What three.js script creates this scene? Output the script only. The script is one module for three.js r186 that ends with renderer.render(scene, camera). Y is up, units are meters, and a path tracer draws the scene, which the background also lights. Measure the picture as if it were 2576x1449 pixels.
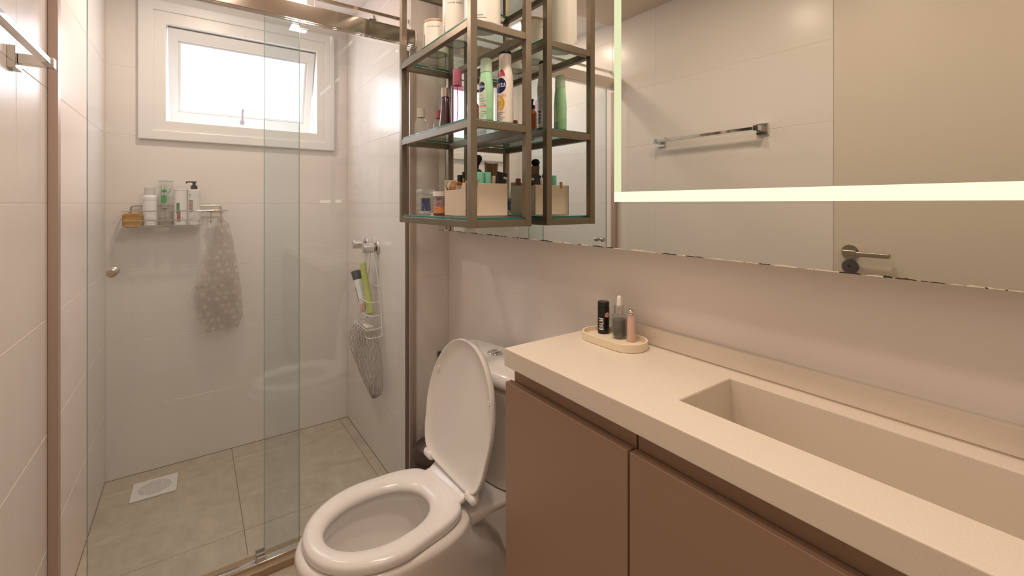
import * as THREE from 'three';
import { RoundedBoxGeometry } from 'three/addons/geometries/RoundedBoxGeometry.js';
import { mergeGeometries, mergeVertices, toCreasedNormals } from 'three/addons/utils/BufferGeometryUtils.js';
import { ImprovedNoise } from 'three/addons/math/ImprovedNoise.js';
import { RectAreaLightUniformsLib } from 'three/addons/lights/RectAreaLightUniformsLib.js';

// ------------------------------------------------------------------ camera, sky, lights, exposure
const scene = new THREE.Scene();
const H = 1.25;                                   // eye height above the floor
const FOCAL = 1118.8, FULL_H = 1876;              // pixels; the lens is shifted so that verticals stay vertical
const camera = new THREE.PerspectiveCamera(2 * Math.atan(FULL_H / 2 / FOCAL) * 180 / Math.PI, 2576 / FULL_H, 0.02, 60);
camera.setViewOffset(2576, FULL_H, 0, 426, 2576, 1449);
camera.position.set(0, H, 0);
camera.rotation.set(0, -35.558 * Math.PI / 180, 0);
scene.add(camera);
scene.background = new THREE.Color(0.95, 0.96, 1.0);

const renderer = new THREE.WebGLRenderer({ antialias: true });
renderer.toneMapping = THREE.LinearToneMapping;
renderer.toneMappingExposure = 2.02;
renderer.shadowMap.enabled = true;
RectAreaLightUniformsLib.init();

const WARM = new THREE.Color().setRGB(1, 0.785, 0.63);        // bulbs of the ceiling lamps
const DAY = new THREE.Color().setRGB(0.90, 0.91, 1.0);       // daylight behind the frosted pane
const STRIP = new THREE.Color().setRGB(0.98, 1.0, 0.70);     // light strip etched into the mirror
const LAMP_L = 122, SHOWER_L = 112, WINDOW_L = 2.6, STRIP_L = 0.56;
const lamps = [[0.50, -0.66, LAMP_L], [0.42, -1.03, LAMP_L * 0.65], [0.07, -2.10, SHOWER_L], [0.14, 0.20, LAMP_L * 0.65]];     // x, z, radiance of the round ceiling lamps; the last is an unseen fill
function areaLight(color, intensity, w, h, pos, target) {
  const l = new THREE.RectAreaLight(color, intensity, w, h);
  l.position.set(...pos); l.lookAt(...target); scene.add(l); return l;
}

// ------------------------------------------------------------------ helpers
const taken = {};
function numbered(n) { taken[n] = (taken[n] ?? -1) + 1; return taken[n] ? n + '_' + String(taken[n]).padStart(3, '0') : n; }
function shadows(o) { o.castShadow = true; o.receiveShadow = true; return o; }
function thing(name, label, category, pos = [0, 0, 0], turn = 0, group) {
  const o = new THREE.Group(); o.name = numbered(name); o.position.set(...pos); o.rotation.y = turn;
  o.userData = { label, category }; if (group) o.userData.group = group;
  scene.add(o); return o;
}
function part(parent, name, geo, mat, label) {
  const m = shadows(new THREE.Mesh(Array.isArray(geo) ? merge(geo) : geo, mat)); m.name = name;
  if (label) m.userData.label = label;
  parent.add(m); return m;
}
function single(name, label, category, geo, mat, pos, group) {
  const m = shadows(new THREE.Mesh(Array.isArray(geo) ? merge(geo) : geo, mat)); m.name = numbered(name);
  m.userData = { label, category }; if (group) m.userData.group = group;
  m.position.set(...pos); scene.add(m); return m;
}
function struct(name, geo, mat, parent) {
  const m = shadows(new THREE.Mesh(Array.isArray(geo) ? merge(geo) : geo, mat)); m.name = name;
  if (!parent) m.userData.kind = 'structure';
  (parent ?? scene).add(m); return m;
}
function merge(list) {
  return mergeGeometries(list.map((g) => {
    g = g.index ? g.toNonIndexed() : g.clone();
    if (!g.attributes.normal) g.computeVertexNormals();
    if (!g.attributes.uv) g.setAttribute('uv', new THREE.BufferAttribute(new Float32Array(g.attributes.position.count * 2), 2));
    for (const k of Object.keys(g.attributes)) if (!['position', 'normal', 'uv'].includes(k)) g.deleteAttribute(k);
    g.morphAttributes = {};
    return g;
  }));
}
const V3 = (x, y, z) => new THREE.Vector3(x, y, z);
// box from lowest to highest corner with rounded edges
function box(x0, y0, z0, x1, y1, z1, r = 0.001, seg = 1) {
  const w = x1 - x0, h = y1 - y0, d = z1 - z0;
  const g = new RoundedBoxGeometry(w, h, d, seg, Math.min(r, w / 2.01, h / 2.01, d / 2.01));
  g.translate((x0 + x1) / 2, (y0 + y1) / 2, (z0 + z1) / 2); return g;
}
// lathe whose v runs with height; sx, sz flatten it to an oval
function lathe(pts, seg = 32, sx = 1, sz = 1) {
  const g = new THREE.LatheGeometry(pts.map((p) => new THREE.Vector2(Math.max(p[0], 0), p[1])), seg);
  const lo = Math.min(...pts.map((p) => p[1])), hi = Math.max(...pts.map((p) => p[1]));
  const P = g.attributes.position, U = g.attributes.uv;
  for (let i = 0; i < P.count; i++) U.setY(i, (P.getY(i) - lo) / (hi - lo));
  g.scale(sx, 1, sz);
  if (sx !== 1 || sz !== 1) {
    const N = g.attributes.normal, v = V3(0, 0, 0);
    for (let i = 0; i < N.count; i++) { v.set(N.getX(i), N.getY(i), N.getZ(i)).normalize(); N.setXYZ(i, v.x, v.y, v.z); }
  }
  return g;
}
// rounded profile for a lathe: corners get a small radius
function soft(pts, r = 0.002, n = 3) {
  const out = [pts[0]];
  for (let i = 1; i < pts.length - 1; i++) {
    const a = pts[i - 1], b = pts[i], c = pts[i + 1];
    const la = Math.hypot(a[0] - b[0], a[1] - b[1]), lc = Math.hypot(c[0] - b[0], c[1] - b[1]);
    const k = Math.min(r, la * 0.45, lc * 0.45);
    const p = [b[0] + (a[0] - b[0]) / la * k, b[1] + (a[1] - b[1]) / la * k], q = [b[0] + (c[0] - b[0]) / lc * k, b[1] + (c[1] - b[1]) / lc * k];
    for (let j = 0; j <= n; j++) { const t = j / n, s = 1 - t; out.push([s * s * p[0] + 2 * s * t * b[0] + t * t * q[0], s * s * p[1] + 2 * s * t * b[1] + t * t * q[1]]); }
  }
  out.push(pts[pts.length - 1]); return out;
}
// bent wire: straight runs with filleted corners
function wire(points, r = 0.0025, fillet = 0.012, closed = false, seg = 6) {
  const p = points.map((q) => V3(...q)), n = p.length, path = new THREE.CurvePath();
  const corner = (i) => {
    const b = p[i], a = p[(i - 1 + n) % n], c = p[(i + 1) % n];
    const k = Math.min(fillet, a.distanceTo(b) * 0.45, c.distanceTo(b) * 0.45);
    return [b.clone().lerp(a, k / a.distanceTo(b)), b, b.clone().lerp(c, k / c.distanceTo(b))];
  };
  let from = closed ? corner(0)[2] : p[0];
  const start = from;
  for (let i = 1; i < (closed ? n + 1 : n - 1); i++) {
    const [x, m, y] = corner(i % n);
    path.add(new THREE.LineCurve3(from, x)); path.add(new THREE.QuadraticBezierCurve3(x, m, y)); from = y;
  }
  if (!closed) path.add(new THREE.LineCurve3(from, p[n - 1]));
  return new THREE.TubeGeometry(path, Math.max(8, points.length * 8), r, seg, false);
}
function rod(a, b, r = 0.0025, seg = 8) {
  const A = V3(...a), B = V3(...b), g = new THREE.CylinderGeometry(r, r, A.distanceTo(B), seg);
  g.applyQuaternion(new THREE.Quaternion().setFromUnitVectors(V3(0, 1, 0), B.clone().sub(A).normalize()));
  g.translate((A.x + B.x) / 2, (A.y + B.y) / 2, (A.z + B.z) / 2); return g;
}
function extrude(shape, depth, bevel = 0, seg = 1, curve = 24) {
  return new THREE.ExtrudeGeometry(shape, { depth: depth - 2 * bevel, bevelEnabled: bevel > 0, bevelSize: bevel, bevelThickness: bevel, bevelOffset: -bevel, bevelSegments: seg, curveSegments: curve }).translate(0, 0, bevel);
}
function rectShape(x0, y0, x1, y1, r = 0) {
  const s = new THREE.Shape();
  if (!r) { s.moveTo(x0, y0); s.lineTo(x1, y0); s.lineTo(x1, y1); s.lineTo(x0, y1); s.closePath(); return s; }
  s.moveTo(x0 + r, y0); s.lineTo(x1 - r, y0); s.absarc(x1 - r, y0 + r, r, -Math.PI / 2, 0); s.lineTo(x1, y1 - r); s.absarc(x1 - r, y1 - r, r, 0, Math.PI / 2);
  s.lineTo(x0 + r, y1); s.absarc(x0 + r, y1 - r, r, Math.PI / 2, Math.PI); s.lineTo(x0, y0 + r); s.absarc(x0 + r, y0 + r, r, Math.PI, 1.5 * Math.PI); return s;
}
// stacked rings of equal length -> smooth skin
function loft(rings, capStart = false, capEnd = false) {
  const n = rings[0].length, pos = [], uv = [], idx = [];
  rings.forEach((r, j) => r.forEach((p, i) => { pos.push(...p); uv.push(i / n, j / (rings.length - 1)); }));
  for (let j = 0; j < rings.length - 1; j++) for (let i = 0; i < n; i++) {
    const a = j * n + i, b = j * n + (i + 1) % n, c = a + n, d = b + n; idx.push(a, b, d, a, d, c);
  }
  const cap = (j, flip) => {
    const c = rings[j].reduce((s, p) => [s[0] + p[0] / n, s[1] + p[1] / n, s[2] + p[2] / n], [0, 0, 0]), k = pos.length / 3;
    pos.push(...c); uv.push(0.5, 0.5);
    for (let i = 0; i < n; i++) { const a = j * n + i, b = j * n + (i + 1) % n; flip ? idx.push(k, b, a) : idx.push(k, a, b); }
  };
  if (capStart) cap(0, true); if (capEnd) cap(rings.length - 1, false);
  const g = new THREE.BufferGeometry();
  g.setAttribute('position', new THREE.Float32BufferAttribute(pos, 3)); g.setAttribute('uv', new THREE.Float32BufferAttribute(uv, 2)); g.setIndex(idx);
  g.computeVertexNormals(); return g;
}
let seed = 7;
const rnd = () => { seed = (seed * 1664525 + 1013904223) >>> 0; return seed / 4294967296; };
const noise = new ImprovedNoise();

// ------------------------------------------------------------------ textures and materials
function canvasMap(w, h, draw) {
  const c = document.createElement('canvas'); c.width = w; c.height = h; const g = c.getContext('2d'); draw(g, w, h);
  const t = new THREE.CanvasTexture(c); t.colorSpace = THREE.SRGBColorSpace; t.anisotropy = 8; return t;
}
function noiseMap(size, fn, srgb = true) {
  const d = new Uint8Array(size * size * 4);
  for (let y = 0; y < size; y++) for (let x = 0; x < size; x++) {
    const c = fn(x / size, y / size, x, y), k = (y * size + x) * 4;
    for (let i = 0; i < 3; i++) d[k + i] = Math.max(0, Math.min(255, c[i])); d[k + 3] = 255;
  }
  const t = new THREE.DataTexture(d, size, size); t.wrapS = t.wrapT = THREE.RepeatWrapping; t.magFilter = THREE.LinearFilter; t.minFilter = THREE.LinearMipmapLinearFilter; t.generateMipmaps = true;
  if (srgb) t.colorSpace = THREE.SRGBColorSpace; t.needsUpdate = true; return t;
}
const ripple = (u, v, f, s) => { const a = 2 * Math.PI; return noise.noise(Math.cos(u * a) * f + s, Math.sin(u * a) * f + 3.1, Math.cos(v * a) * f * 0.97 + Math.sin(v * a) * f * 1.7); };
const M = (color, roughness = 0.5, extra = {}) => new THREE.MeshPhysicalMaterial({ color, roughness, ...extra });
const floorMap = noiseMap(256, (u, v) => { const n = ripple(u, v, 1.2, 1) * 14 + ripple(u, v, 4, 5) * 9 + (rnd() - 0.5) * 9; return [196 + n, 184 + n * 0.95, 167 + n * 0.9]; });
floorMap.repeat.set(1 / 0.6, 1 / 0.6);
const stoneMap = noiseMap(256, () => { const n = (rnd() - 0.5) * 8 + (rnd() > 0.985 ? -9 : 0); return [229 + n, 219 + n, 205 + n]; });
stoneMap.repeat.set(4, 4);
const graniteMap = noiseMap(128, () => { const n = (rnd() - 0.5) * 120; return [186 + n * 0.8, 168 + n * 0.8, 146 + n * 0.8]; });
graniteMap.repeat.set(6, 6);
const brushMap = noiseMap(128, (u, v, x, y) => { const n = noise.noise(x * 0.02, y * 0.9, 2) * 60 + (rnd() - 0.5) * 30; const q = 128 + n; return [q, q, q]; }, false);
brushMap.repeat.set(6, 6);

const tileMat = M('#ece5e0', 0.26, { specularIntensity: 0.7 });
const groutMat = M('#efe7df', 0.85);
const paintMat = M('#e6e1dc', 0.85);
const beigePaint = M('#d9c9b8', 0.85);
const floorMat = M('#ffffff', 0.5, { map: floorMap });
const whiteAlu = M('#ece9e6', 0.35);
const stone = M('#ffffff', 0.28, { map: stoneMap });
const lacquer = M('#9a7f6a', 0.40);
const chrome = M('#d9d7d4', 0.07, { metalness: 1 });
const satin = M('#b9b1a6', 0.24, { metalness: 1 });
const railMetal = M('#d6cdc3', 0.12, { metalness: 1 });
const postMetal = M('#bba89c', 0.36, { metalness: 0.5 });
const brushed = M('#877c6d', 0.34, { metalness: 0.7, bumpMap: brushMap, bumpScale: 0.0001 });
const mirrorMat = M('#dcded8', 0.015, { metalness: 1 });
const glassMat = M('#f7fbfc', 0, { transmission: 1, thickness: 0, ior: 1.5 });
const glassEdge = M('#c3d6cc', 0.15, { transmission: 0.5, thickness: 0 });
const shelfGlass = M('#f1f8f5', 0, { transmission: 1, thickness: 0, ior: 1.5 });
const shelfEdge = M('#2f8a78', 0.1, { transmission: 0.25, thickness: 0, clearcoat: 1 });
const ceramic = M('#eae6e2', 0.2, { clearcoat: 0.35, clearcoatRoughness: 0.12 });
const whitePlastic = M('#eceae8', 0.2);
const blackPlastic = M('#17161a', 0.32);
const darkGrey = M('#56555b', 0.35);
const clearPlastic = M('#f4f6f5', 0.02, { transmission: 0.92, thickness: 0, ior: 1.45 });
const glowing = (c, k) => new THREE.MeshStandardMaterial({ color: '#050505', roughness: 1, emissive: c, emissiveIntensity: k });

// ------------------------------------------------------------------ the room
const XL = -0.325, XM = 0.9055, XS = 0.732, ZN = -1.745, ZB = -2.681, ZR = 0.75, TOP = H + 1.032, TOP2 = H + 1.05, TT = 0.007;
const ROW = 0.3128;

// a tile: slab with a chamfered front, face towards +z, lower left corner at 0,0
const tileCache = {};
function tileGeo(w, h) {
  const key = w.toFixed(4) + 'x' + h.toFixed(4); if (tileCache[key]) return tileCache[key];
  const d = TT, b = 0.0009, P = [[0, 0, 0], [w, 0, 0], [w, h, 0], [0, h, 0], [0, 0, d - b], [w, 0, d - b], [w, h, d - b], [0, h, d - b], [b, b, d], [w - b, b, d], [w - b, h - b, d], [b, h - b, d]];
  const F = [[8, 9, 10, 11]]; for (let i = 0; i < 4; i++) { const j = (i + 1) % 4; F.push([i, j, 4 + j, 4 + i], [4 + i, 4 + j, 8 + j, 8 + i]); }
  const pos = [], uv = []; for (const f of F) for (const k of [0, 1, 2, 0, 2, 3]) { const p = P[f[k]]; pos.push(...p); uv.push(p[0], p[1]); }
  const g = new THREE.BufferGeometry(); g.setAttribute('position', new THREE.Float32BufferAttribute(pos, 3)); g.setAttribute('uv', new THREE.Float32BufferAttribute(uv, 2)); g.computeVertexNormals();
  return (tileCache[key] = g);
}
const GAP = 0.0008;
// tiles on a wall: place(u, v) -> position of a tile whose lower left corner is (u, v); turn = rotation about y
function tileWall(wall, turn, place, cols, rows, mat = tileMat, skip) {
  for (let c = 0; c + 1 < cols.length; c++) for (let r = 0; r + 1 < rows.length; r++) {
    if (skip && skip(c, r)) continue;
    const t = part(wall, 'tile', tileGeo(cols[c + 1] - cols[c] - 2 * GAP, rows[r + 1] - rows[r] - 2 * GAP), mat);
    t.position.set(...place(cols[c] + GAP, rows[r] + GAP)); t.rotation.y = turn;
  }
}
const rows = []; for (let k = -4; k <= 3; k++) rows.push(H + k * ROW + (k === -4 ? 0.0012 : 0));
const rowsBath = [...rows, TOP - 0.001], rowsShower = [...rows, TOP2 - 0.001];
const HALF = Math.PI / 2;

// wall on the right with the mirror (faces -x): u grows with -z ... lower left corner is the far end seen from the room
const wallRight = struct('wall_right', box(XM + 0.0010, 0, ZN - 0.02, XM + 0.12, TOP + 0.05, ZR, 0.0005), groutMat);
tileWall(wallRight, -HALF, (u, v) => [XM + TT, v, u], [ZN + 0.001, -1.107, -0.05, ZR], rowsBath);
// wall stub between shower and toilet (its two tiled faces)
const wallNib = struct('wall_stub', [box(XS + 0.0010, 0, ZB - 0.02, XM + 0.12, TOP2 + 0.05, ZN - 0.0010, 0.0005)], groutMat);
tileWall(wallNib, 0, (u, v) => [u, v, ZN - TT], [XS, XM - 0.0005], rowsBath);
tileWall(wallNib, -HALF, (u, v) => [XS + TT, v, u], [ZB + 0.0005, ZN], rowsShower);
// wall on the left (faces +x)
const DOOR0 = -0.663, DOOR1 = 0.16, DOORH = 2.1;
const wallLeft = struct('wall_left', [box(XL - 0.12, 0, ZB - 0.02, XL - 0.0010, TOP2 + 0.05, DOOR0, 0.0005), box(XL - 0.12, DOORH, DOOR0, XL - 0.0010, TOP + 0.05, DOOR1, 0.0005), box(XL - 0.12, 0, DOOR1, XL - 0.0010, TOP + 0.05, ZR, 0.0005)], groutMat);
tileWall(wallLeft, HALF, (u, v) => [XL - TT, v, -u], [1.757, 2.6805], rowsShower);
tileWall(wallLeft, HALF, (u, v) => [XL - TT, v, -u], [0.6635, 1.46, 1.757], rowsBath);
tileWall(wallLeft, HALF, (u, v) => [XL - TT, v, -u], [-ZR, -DOOR1 - 0.0005], rowsBath);
tileWall(wallLeft, HALF, (u, v) => [XL - TT, v, -u], [-DOOR1, 0.6625], [DOORH + 0.001, TOP - 0.001]);
// wall with the window (faces +z); the opening is cut out of wall and tiles
const WX0 = -0.118, WX1 = 0.570, WY0 = H + 0.383, WY1 = H + 0.862;
const wallWindow = struct('wall_window', [
  box(XL - 0.12, 0, ZB - 0.17, WX0, TOP2 + 0.05, ZB - 0.0010, 0.0005), box(WX1, 0, ZB - 0.17, XM + 0.12, TOP2 + 0.05, ZB - 0.0010, 0.0005),
  box(WX0, 0, ZB - 0.17, WX1, WY0, ZB - 0.0010, 0.0005), box(WX0, WY1, ZB - 0.17, WX1, TOP2 + 0.05, ZB - 0.0010, 0.0005)], groutMat);
tileWall(wallWindow, 0, (u, v) => [u, v, ZB - TT], [XL + 0.0005, XS - 0.0005], rowsShower, tileMat, (c, r) => r === 5 || r === 6);
for (const r of [5, 6]) {       // two notched tiles round the opening
  const a = rows[r] + GAP, b = rows[r + 1] - GAP, s = new THREE.Shape(), x0 = XL + 0.0005 + GAP, x1 = XS - 0.0005 - GAP;
  const pts = r === 5 ? [[x0, a], [x1, a], [x1, b], [WX1, b], [WX1, WY0], [WX0, WY0], [WX0, b], [x0, b]] : [[x0, a], [WX0, a], [WX0, WY1], [WX1, WY1], [WX1, a], [x1, a], [x1, b], [x0, b]];
  pts.forEach((p, i) => i ? s.lineTo(...p) : s.moveTo(...p)); s.closePath();
  part(wallWindow, 'tile', extrude(s, TT, 0.0008), tileMat).position.z = ZB - TT;
}
struct('wall_rear', box(XL - 0.12, 0, ZR, XM + 0.12, TOP + 0.05, ZR + 0.12, 0.0005), paintMat);
const ceiling = struct('ceiling', [box(XL - 0.12, TOP, ZN - 0.03, XM + 0.12, TOP + 0.14, ZR + 0.12, 0.0005)], beigePaint);
struct('shower_ceiling', box(XL - 0.12, TOP2, ZB - 0.17, XM + 0.12, TOP2 + 0.12, ZN - 0.0305, 0.0005), paintMat, ceiling);

// floor: slab, then large beige tiles in the shower and in front of it
const floor = struct('floor', box(XL - 0.12, -0.12, ZB - 0.17, XM + 0.12, -0.0018, ZR + 0.12, 0.0005), M('#8d7d6a', 0.9));
function floorTiles(xs, zs) {
  for (let i = 0; i + 1 < xs.length; i++) for (let j = 0; j + 1 < zs.length; j++) {
    const g = tileGeo(xs[i + 1] - xs[i] - 0.0022, Math.abs(zs[j + 1] - zs[j]) - 0.0022);
    const t = part(floor, 'tile', g, floorMat); t.rotation.x = -HALF; t.position.set(xs[i] + 0.0011, -TT, Math.max(zs[j], zs[j + 1]) - 0.0011);
  }
}
floorTiles([XL, 0.156, XS - 0.045, XS], [ZB, -2.565, -1.98, -1.795]);
floorTiles([XL, -0.06, 0.54, XM], [-1.695, -1.44, -0.84, -0.24, 0.36, ZR]);

// threshold under the glass: granite strip with crumbling grout on both sides
const sill = struct('trim_1', box(XL, -0.005, -1.794, XS, 0.024, -1.696, 0.003), M('#e6d8c4', 0.5, { map: graniteMap }));
function crumb(z, y, amp, s) {
  const rings = [], n = 90; for (let i = 0; i <= n; i++) { const x = XL + 0.003 + (XS - XL - 0.006) * i / n, ring = []; for (let k = 0; k < 6; k++) { const a = k / 6 * 2 * Math.PI, r = amp * (0.75 + 0.6 * noise.noise(x * 60, k * 1.7, s)); ring.push([x, y + Math.sin(a) * r * 0.7, z + Math.cos(a) * r]); } rings.push(ring); }
  return loft(rings, true, true);
}
struct('grout_bead', crumb(-1.700, 0.022, 0.007, 2), M('#b5a48c', 0.95), sill);
struct('grout_bead', crumb(-1.790, 0.022, 0.008, 8), M('#c9bca8', 0.95), sill);

// window: casing with a step, reveal, tilted top-hung sash with frosted pane and latch
const win = new THREE.Group(); win.name = 'window_1'; win.userData.kind = 'structure'; scene.add(win);
function frame(x0, y0, x1, y1, X0, Y0, X1, Y1, depth, bevel) { const s = rectShape(x0, y0, x1, y1); s.holes.push(rectShape(X0, Y0, X1, Y1)); return extrude(s, depth, bevel, 2); }
part(win, 'window_frame', [
  frame(-0.210, H + 0.3, 0.653, H + 0.955, -0.155, H + 0.345, 0.604, H + 0.908, 0.024, 0.004).translate(0, 0, ZB + 0.0005),
  frame(-0.157, H + 0.343, 0.606, H + 0.910, -0.108, H + 0.392, 0.560, H + 0.853, 0.016, 0.002).translate(0, 0, ZB + 0.0005),
  frame(WX0, WY0, WX1, WY1, -0.108, H + 0.392, 0.560, H + 0.853, 0.10, 0.001).translate(0, 0, ZB - 0.1)], whiteAlu);
const sash = new THREE.Group(); sash.name = 'window_sash'; win.add(sash);
sash.position.set(0, H + 0.846, ZB - 0.012); const TILT = 20.5 * Math.PI / 180; sash.rotation.x = TILT;     // hinged along its top edge, pushed outwards below
const SH = 0.468, GX0 = -0.053, GX1 = 0.510;
part(sash, 'sash_frame', [frame(-0.102, -SH, 0.556, 0, GX0 - 0.012, -SH + 0.062, GX1 + 0.012, -0.055, 0.034, 0.002).translate(0, 0, -0.034),
  frame(GX0 - 0.014, -SH + 0.060, GX1 + 0.014, -0.053, GX0, -SH + 0.074, GX1, -0.067, 0.018, 0.004).translate(0, 0, -0.028)], whiteAlu);
part(sash, 'window_pane', box(GX0 - 0.004, -SH + 0.07, -0.026, GX1 + 0.004, -0.063, -0.020, 0.001), glowing(new THREE.Color().setRGB(0.97, 0.93, 1.0), 0.8), 'frosted pane lit by daylight');
part(sash, 'latch', [box(0.205, -SH + 0.028, 0.0005, 0.223, -SH + 0.05, 0.012, 0.003), box(0.209, -SH + 0.03, 0.010, 0.219, -SH + 0.115, 0.017, 0.0035, 2)], M('#a59aa8', 0.35));
win.updateMatrixWorld(true);
{ const a = sash.localToWorld(V3((GX0 + GX1) / 2, -SH / 2, -0.006)), b = sash.localToWorld(V3((GX0 + GX1) / 2, -SH / 2, 1));
  areaLight(DAY, WINDOW_L, GX1 - GX0, SH - 0.14, a.toArray(), b.toArray()); }

// flush door in the left wall, seen in the mirror
const door = new THREE.Group(); door.name = 'door_1'; door.userData.kind = 'structure'; scene.add(door);
part(door, 'door_leaf', box(XL - 0.045, 0.006, DOOR0 + 0.0012, XL + 0.0, DOORH - 0.002, DOOR1 - 0.002, 0.001), M('#dfd4c6', 0.4));
const hz = -0.609, hy = H - 0.178;
part(door, 'rosette', new THREE.CylinderGeometry(0.0255, 0.0265, 0.008, 32).rotateZ(HALF).translate(XL + 0.004, hy, hz), satin);
part(door, 'rosette', [lathe(soft([[0.005, 0.004], [0.005, 0.008], [0.0255, 0.008], [0.0265, 0], [0.005, 0]], 0.001), 32).rotateZ(-HALF).translate(XL, H - 0.232, hz), new THREE.CylinderGeometry(0.005, 0.005, 0.004, 16).rotateZ(HALF).translate(XL + 0.002, H - 0.232, hz)], M('#77757a', 0.4, { metalness: 0.8 }), 'round key plate');
part(door, 'door_handle', [new THREE.CylinderGeometry(0.010, 0.010, 0.04, 20).rotateZ(HALF).translate(XL + 0.025, hy, hz), box(XL + 0.037, hy - 0.011, hz - 0.012, XL + 0.052, hy + 0.010, hz + 0.030, 0.004, 2),
  box(XL + 0.038, hy - 0.0105, hz + 0.028, XL + 0.050, hy + 0.0065, hz + 0.118, 0.004, 2).translate(0, -0.001, 0), box(XL + 0.03, hy - 0.011, hz + 0.113, XL + 0.05, hy + 0.005, hz + 0.126, 0.004, 2)], satin);

// ceiling lamps, plus an unseen fill lamp behind the viewer
const lampLabels = ['square warm ceiling lamp above the front edge of the sink', 'square warm ceiling lamp above the raised toilet lid', 'square warm ceiling lamp inside the shower', 'unseen square warm fill lamp near the door, behind the viewer'];
lamps.forEach(([x, z, L], i) => {
  const y = (z < ZN ? TOP2 : TOP), t = thing('ceiling_lamp', lampLabels[i], 'ceiling lamp', [x, y, z], 0, 'recessed ceiling lamps');
  part(t, 'ring', frame(-0.058, -0.058, 0.058, 0.058, -0.046, -0.046, 0.046, 0.046, 0.006, 0.0015).rotateX(HALF).translate(0, -0.0005, 0), whiteAlu);
  part(t, 'diffuser', box(-0.0455, -0.003, -0.0455, 0.0455, -0.001, 0.0455, 0.0005), glowing(WARM, 2.2));
  areaLight(WARM, L, 0.09, 0.09, [x, y - 0.008, z], [x, 0, z]);
});

// ------------------------------------------------------------------ shower screen
{
  const t = thing('top_rail', 'polished metal top rail carrying the shower glass', 'rail', [0, H, 0]);
  part(t, 'fascia', box(XL + 0.001, -0.0285, -0.006, 0.738, 0.0285, 0.006, 0.002, 2).rotateX(0.11).translate(0, 0.6815, -1.7215), railMetal);
  part(t, 'lower_lip', [box(XL + 0.001, 0.6455, -1.741, 0.738, 0.6515, -1.7135, 0.002, 2), box(XL + 0.001, 0.640, -1.7175, 0.735, 0.6445, -1.7145, 0.001)], chrome);
  part(t, 'back_rail', box(XL + 0.001, 0.757, -1.779, 0.731, 0.771, -1.767, 0.002), railMetal);
  part(t, 'end_cap', box(0.7385, 0.640, -1.741, 0.7445, 0.711, -1.7135, 0.002), satin);
}
{
  const t = thing('side_post', 'brown satin metal post between left wall and open shower door', 'post', [0, 0, 0]);
  part(t, 'channel', [box(XL + 0.0005, 0.026, -1.750, XL + 0.021, H + 0.638, -1.718, 0.0015, 2)], postMetal);
}
{
  const t = thing('side_post', 'chrome wall channel holding the fixed shower glass beside the toilet', 'post', [0, 0, 0]);
  part(t, 'channel', [box(0.7135, 0.026, -1.7645, 0.7315, H + 0.638, -1.7605, 0.001), box(0.728, 0.026, -1.7605, 0.7315, H + 0.638, -1.742, 0.001)], postMetal);
  part(t, 'cover_strip', [box(0.7215, 0.026, -1.742, 0.735, H + 0.638, -1.731, 0.0015), box(0.735, 0.026, -1.7448, 0.753, H + 0.638, -1.738, 0.0015)], M('#c9bbb0', 0.3, { metalness: 0.4 }));
}
{
  const t = thing('glass_panel', 'fixed clear glass shower panel on the right, beside the toilet', 'glass panel', [0, 0, 0]);
  part(t, 'pane', box(0.1985, 0.03, -1.757, 0.7275, H + 0.645, -1.749, 0.0005), glassMat);
  part(t, 'edge', [box(0.1965, 0.03, -1.7565, 0.1985, H + 0.645, -1.7495, 0.0005)], glassEdge);
  part(t, 'corner_guide', [box(0.172, 0.026, -1.762, 0.2, 0.056, -1.758, 0.001), box(0.172, 0.026, -1.748, 0.2, 0.05, -1.7395, 0.002), box(0.172, 0.026, -1.7285, 0.2, 0.05, -1.721, 0.002), box(0.172, 0.0255, -1.762, 0.2, 0.0285, -1.72, 0.001)], M('#bdb4aa', 0.35), 'grey plastic door guide');
}
{
  const t = thing('sliding_glass_door', 'sliding clear glass shower door with a small metal knob', 'glass door', [0, 0, 0]);
  part(t, 'pane', box(-0.2465, 0.036, -1.738, 0.3045, H + 0.645, -1.730, 0.0005), glassMat);
  part(t, 'edge', [box(0.3045, 0.036, -1.7375, 0.3065, H + 0.645, -1.7305, 0.0005), box(-0.2485, 0.036, -1.7375, -0.2465, H + 0.645, -1.7305, 0.0005)], glassEdge);
  const k = soft([[0, 0.0295], [0.010, 0.0295], [0.0125, 0.026], [0.0125, 0.012], [0.009, 0.0085], [0.008, 0.0003], [0, 0.0003]], 0.003);
  part(t, 'knob', lathe(k, 28).rotateX(HALF).translate(-0.193, H - 0.2, -1.730), satin);
  part(t, 'knob', lathe(k, 28).rotateX(-HALF).translate(-0.193, H - 0.2, -1.738), satin);
  part(t, 'carriage_and_glint', [box(0.236, H + 0.655, -1.757, 0.337, H + 0.748, -1.745, 0.003), box(0.355, H + 0.655, -1.757, 0.362, H + 0.748, -1.745, 0.002)], whitePlastic);  // white carriage blocks that also paint in a lamp reflection above the rail
  part(t, 'roller', new THREE.CylinderGeometry(0.016, 0.016, 0.012, 24).rotateX(HALF).translate(0.262, H + 0.738, -1.738), darkGrey);
}
{
  const t = thing('floor_track', 'long bright metal track on the shower threshold', 'rail', [0, 0.0242, 0]);
  part(t, 'track', [box(XL + 0.022, 0, -1.760, 0.7130, 0.0012, -1.720, 0.0004), box(XL + 0.022, 0, -1.7245, 0.7130, 0.010, -1.720, 0.001), box(XL + 0.022, 0, -1.7465, 0.171, 0.005, -1.7435, 0.001)], chrome);
}
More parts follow.
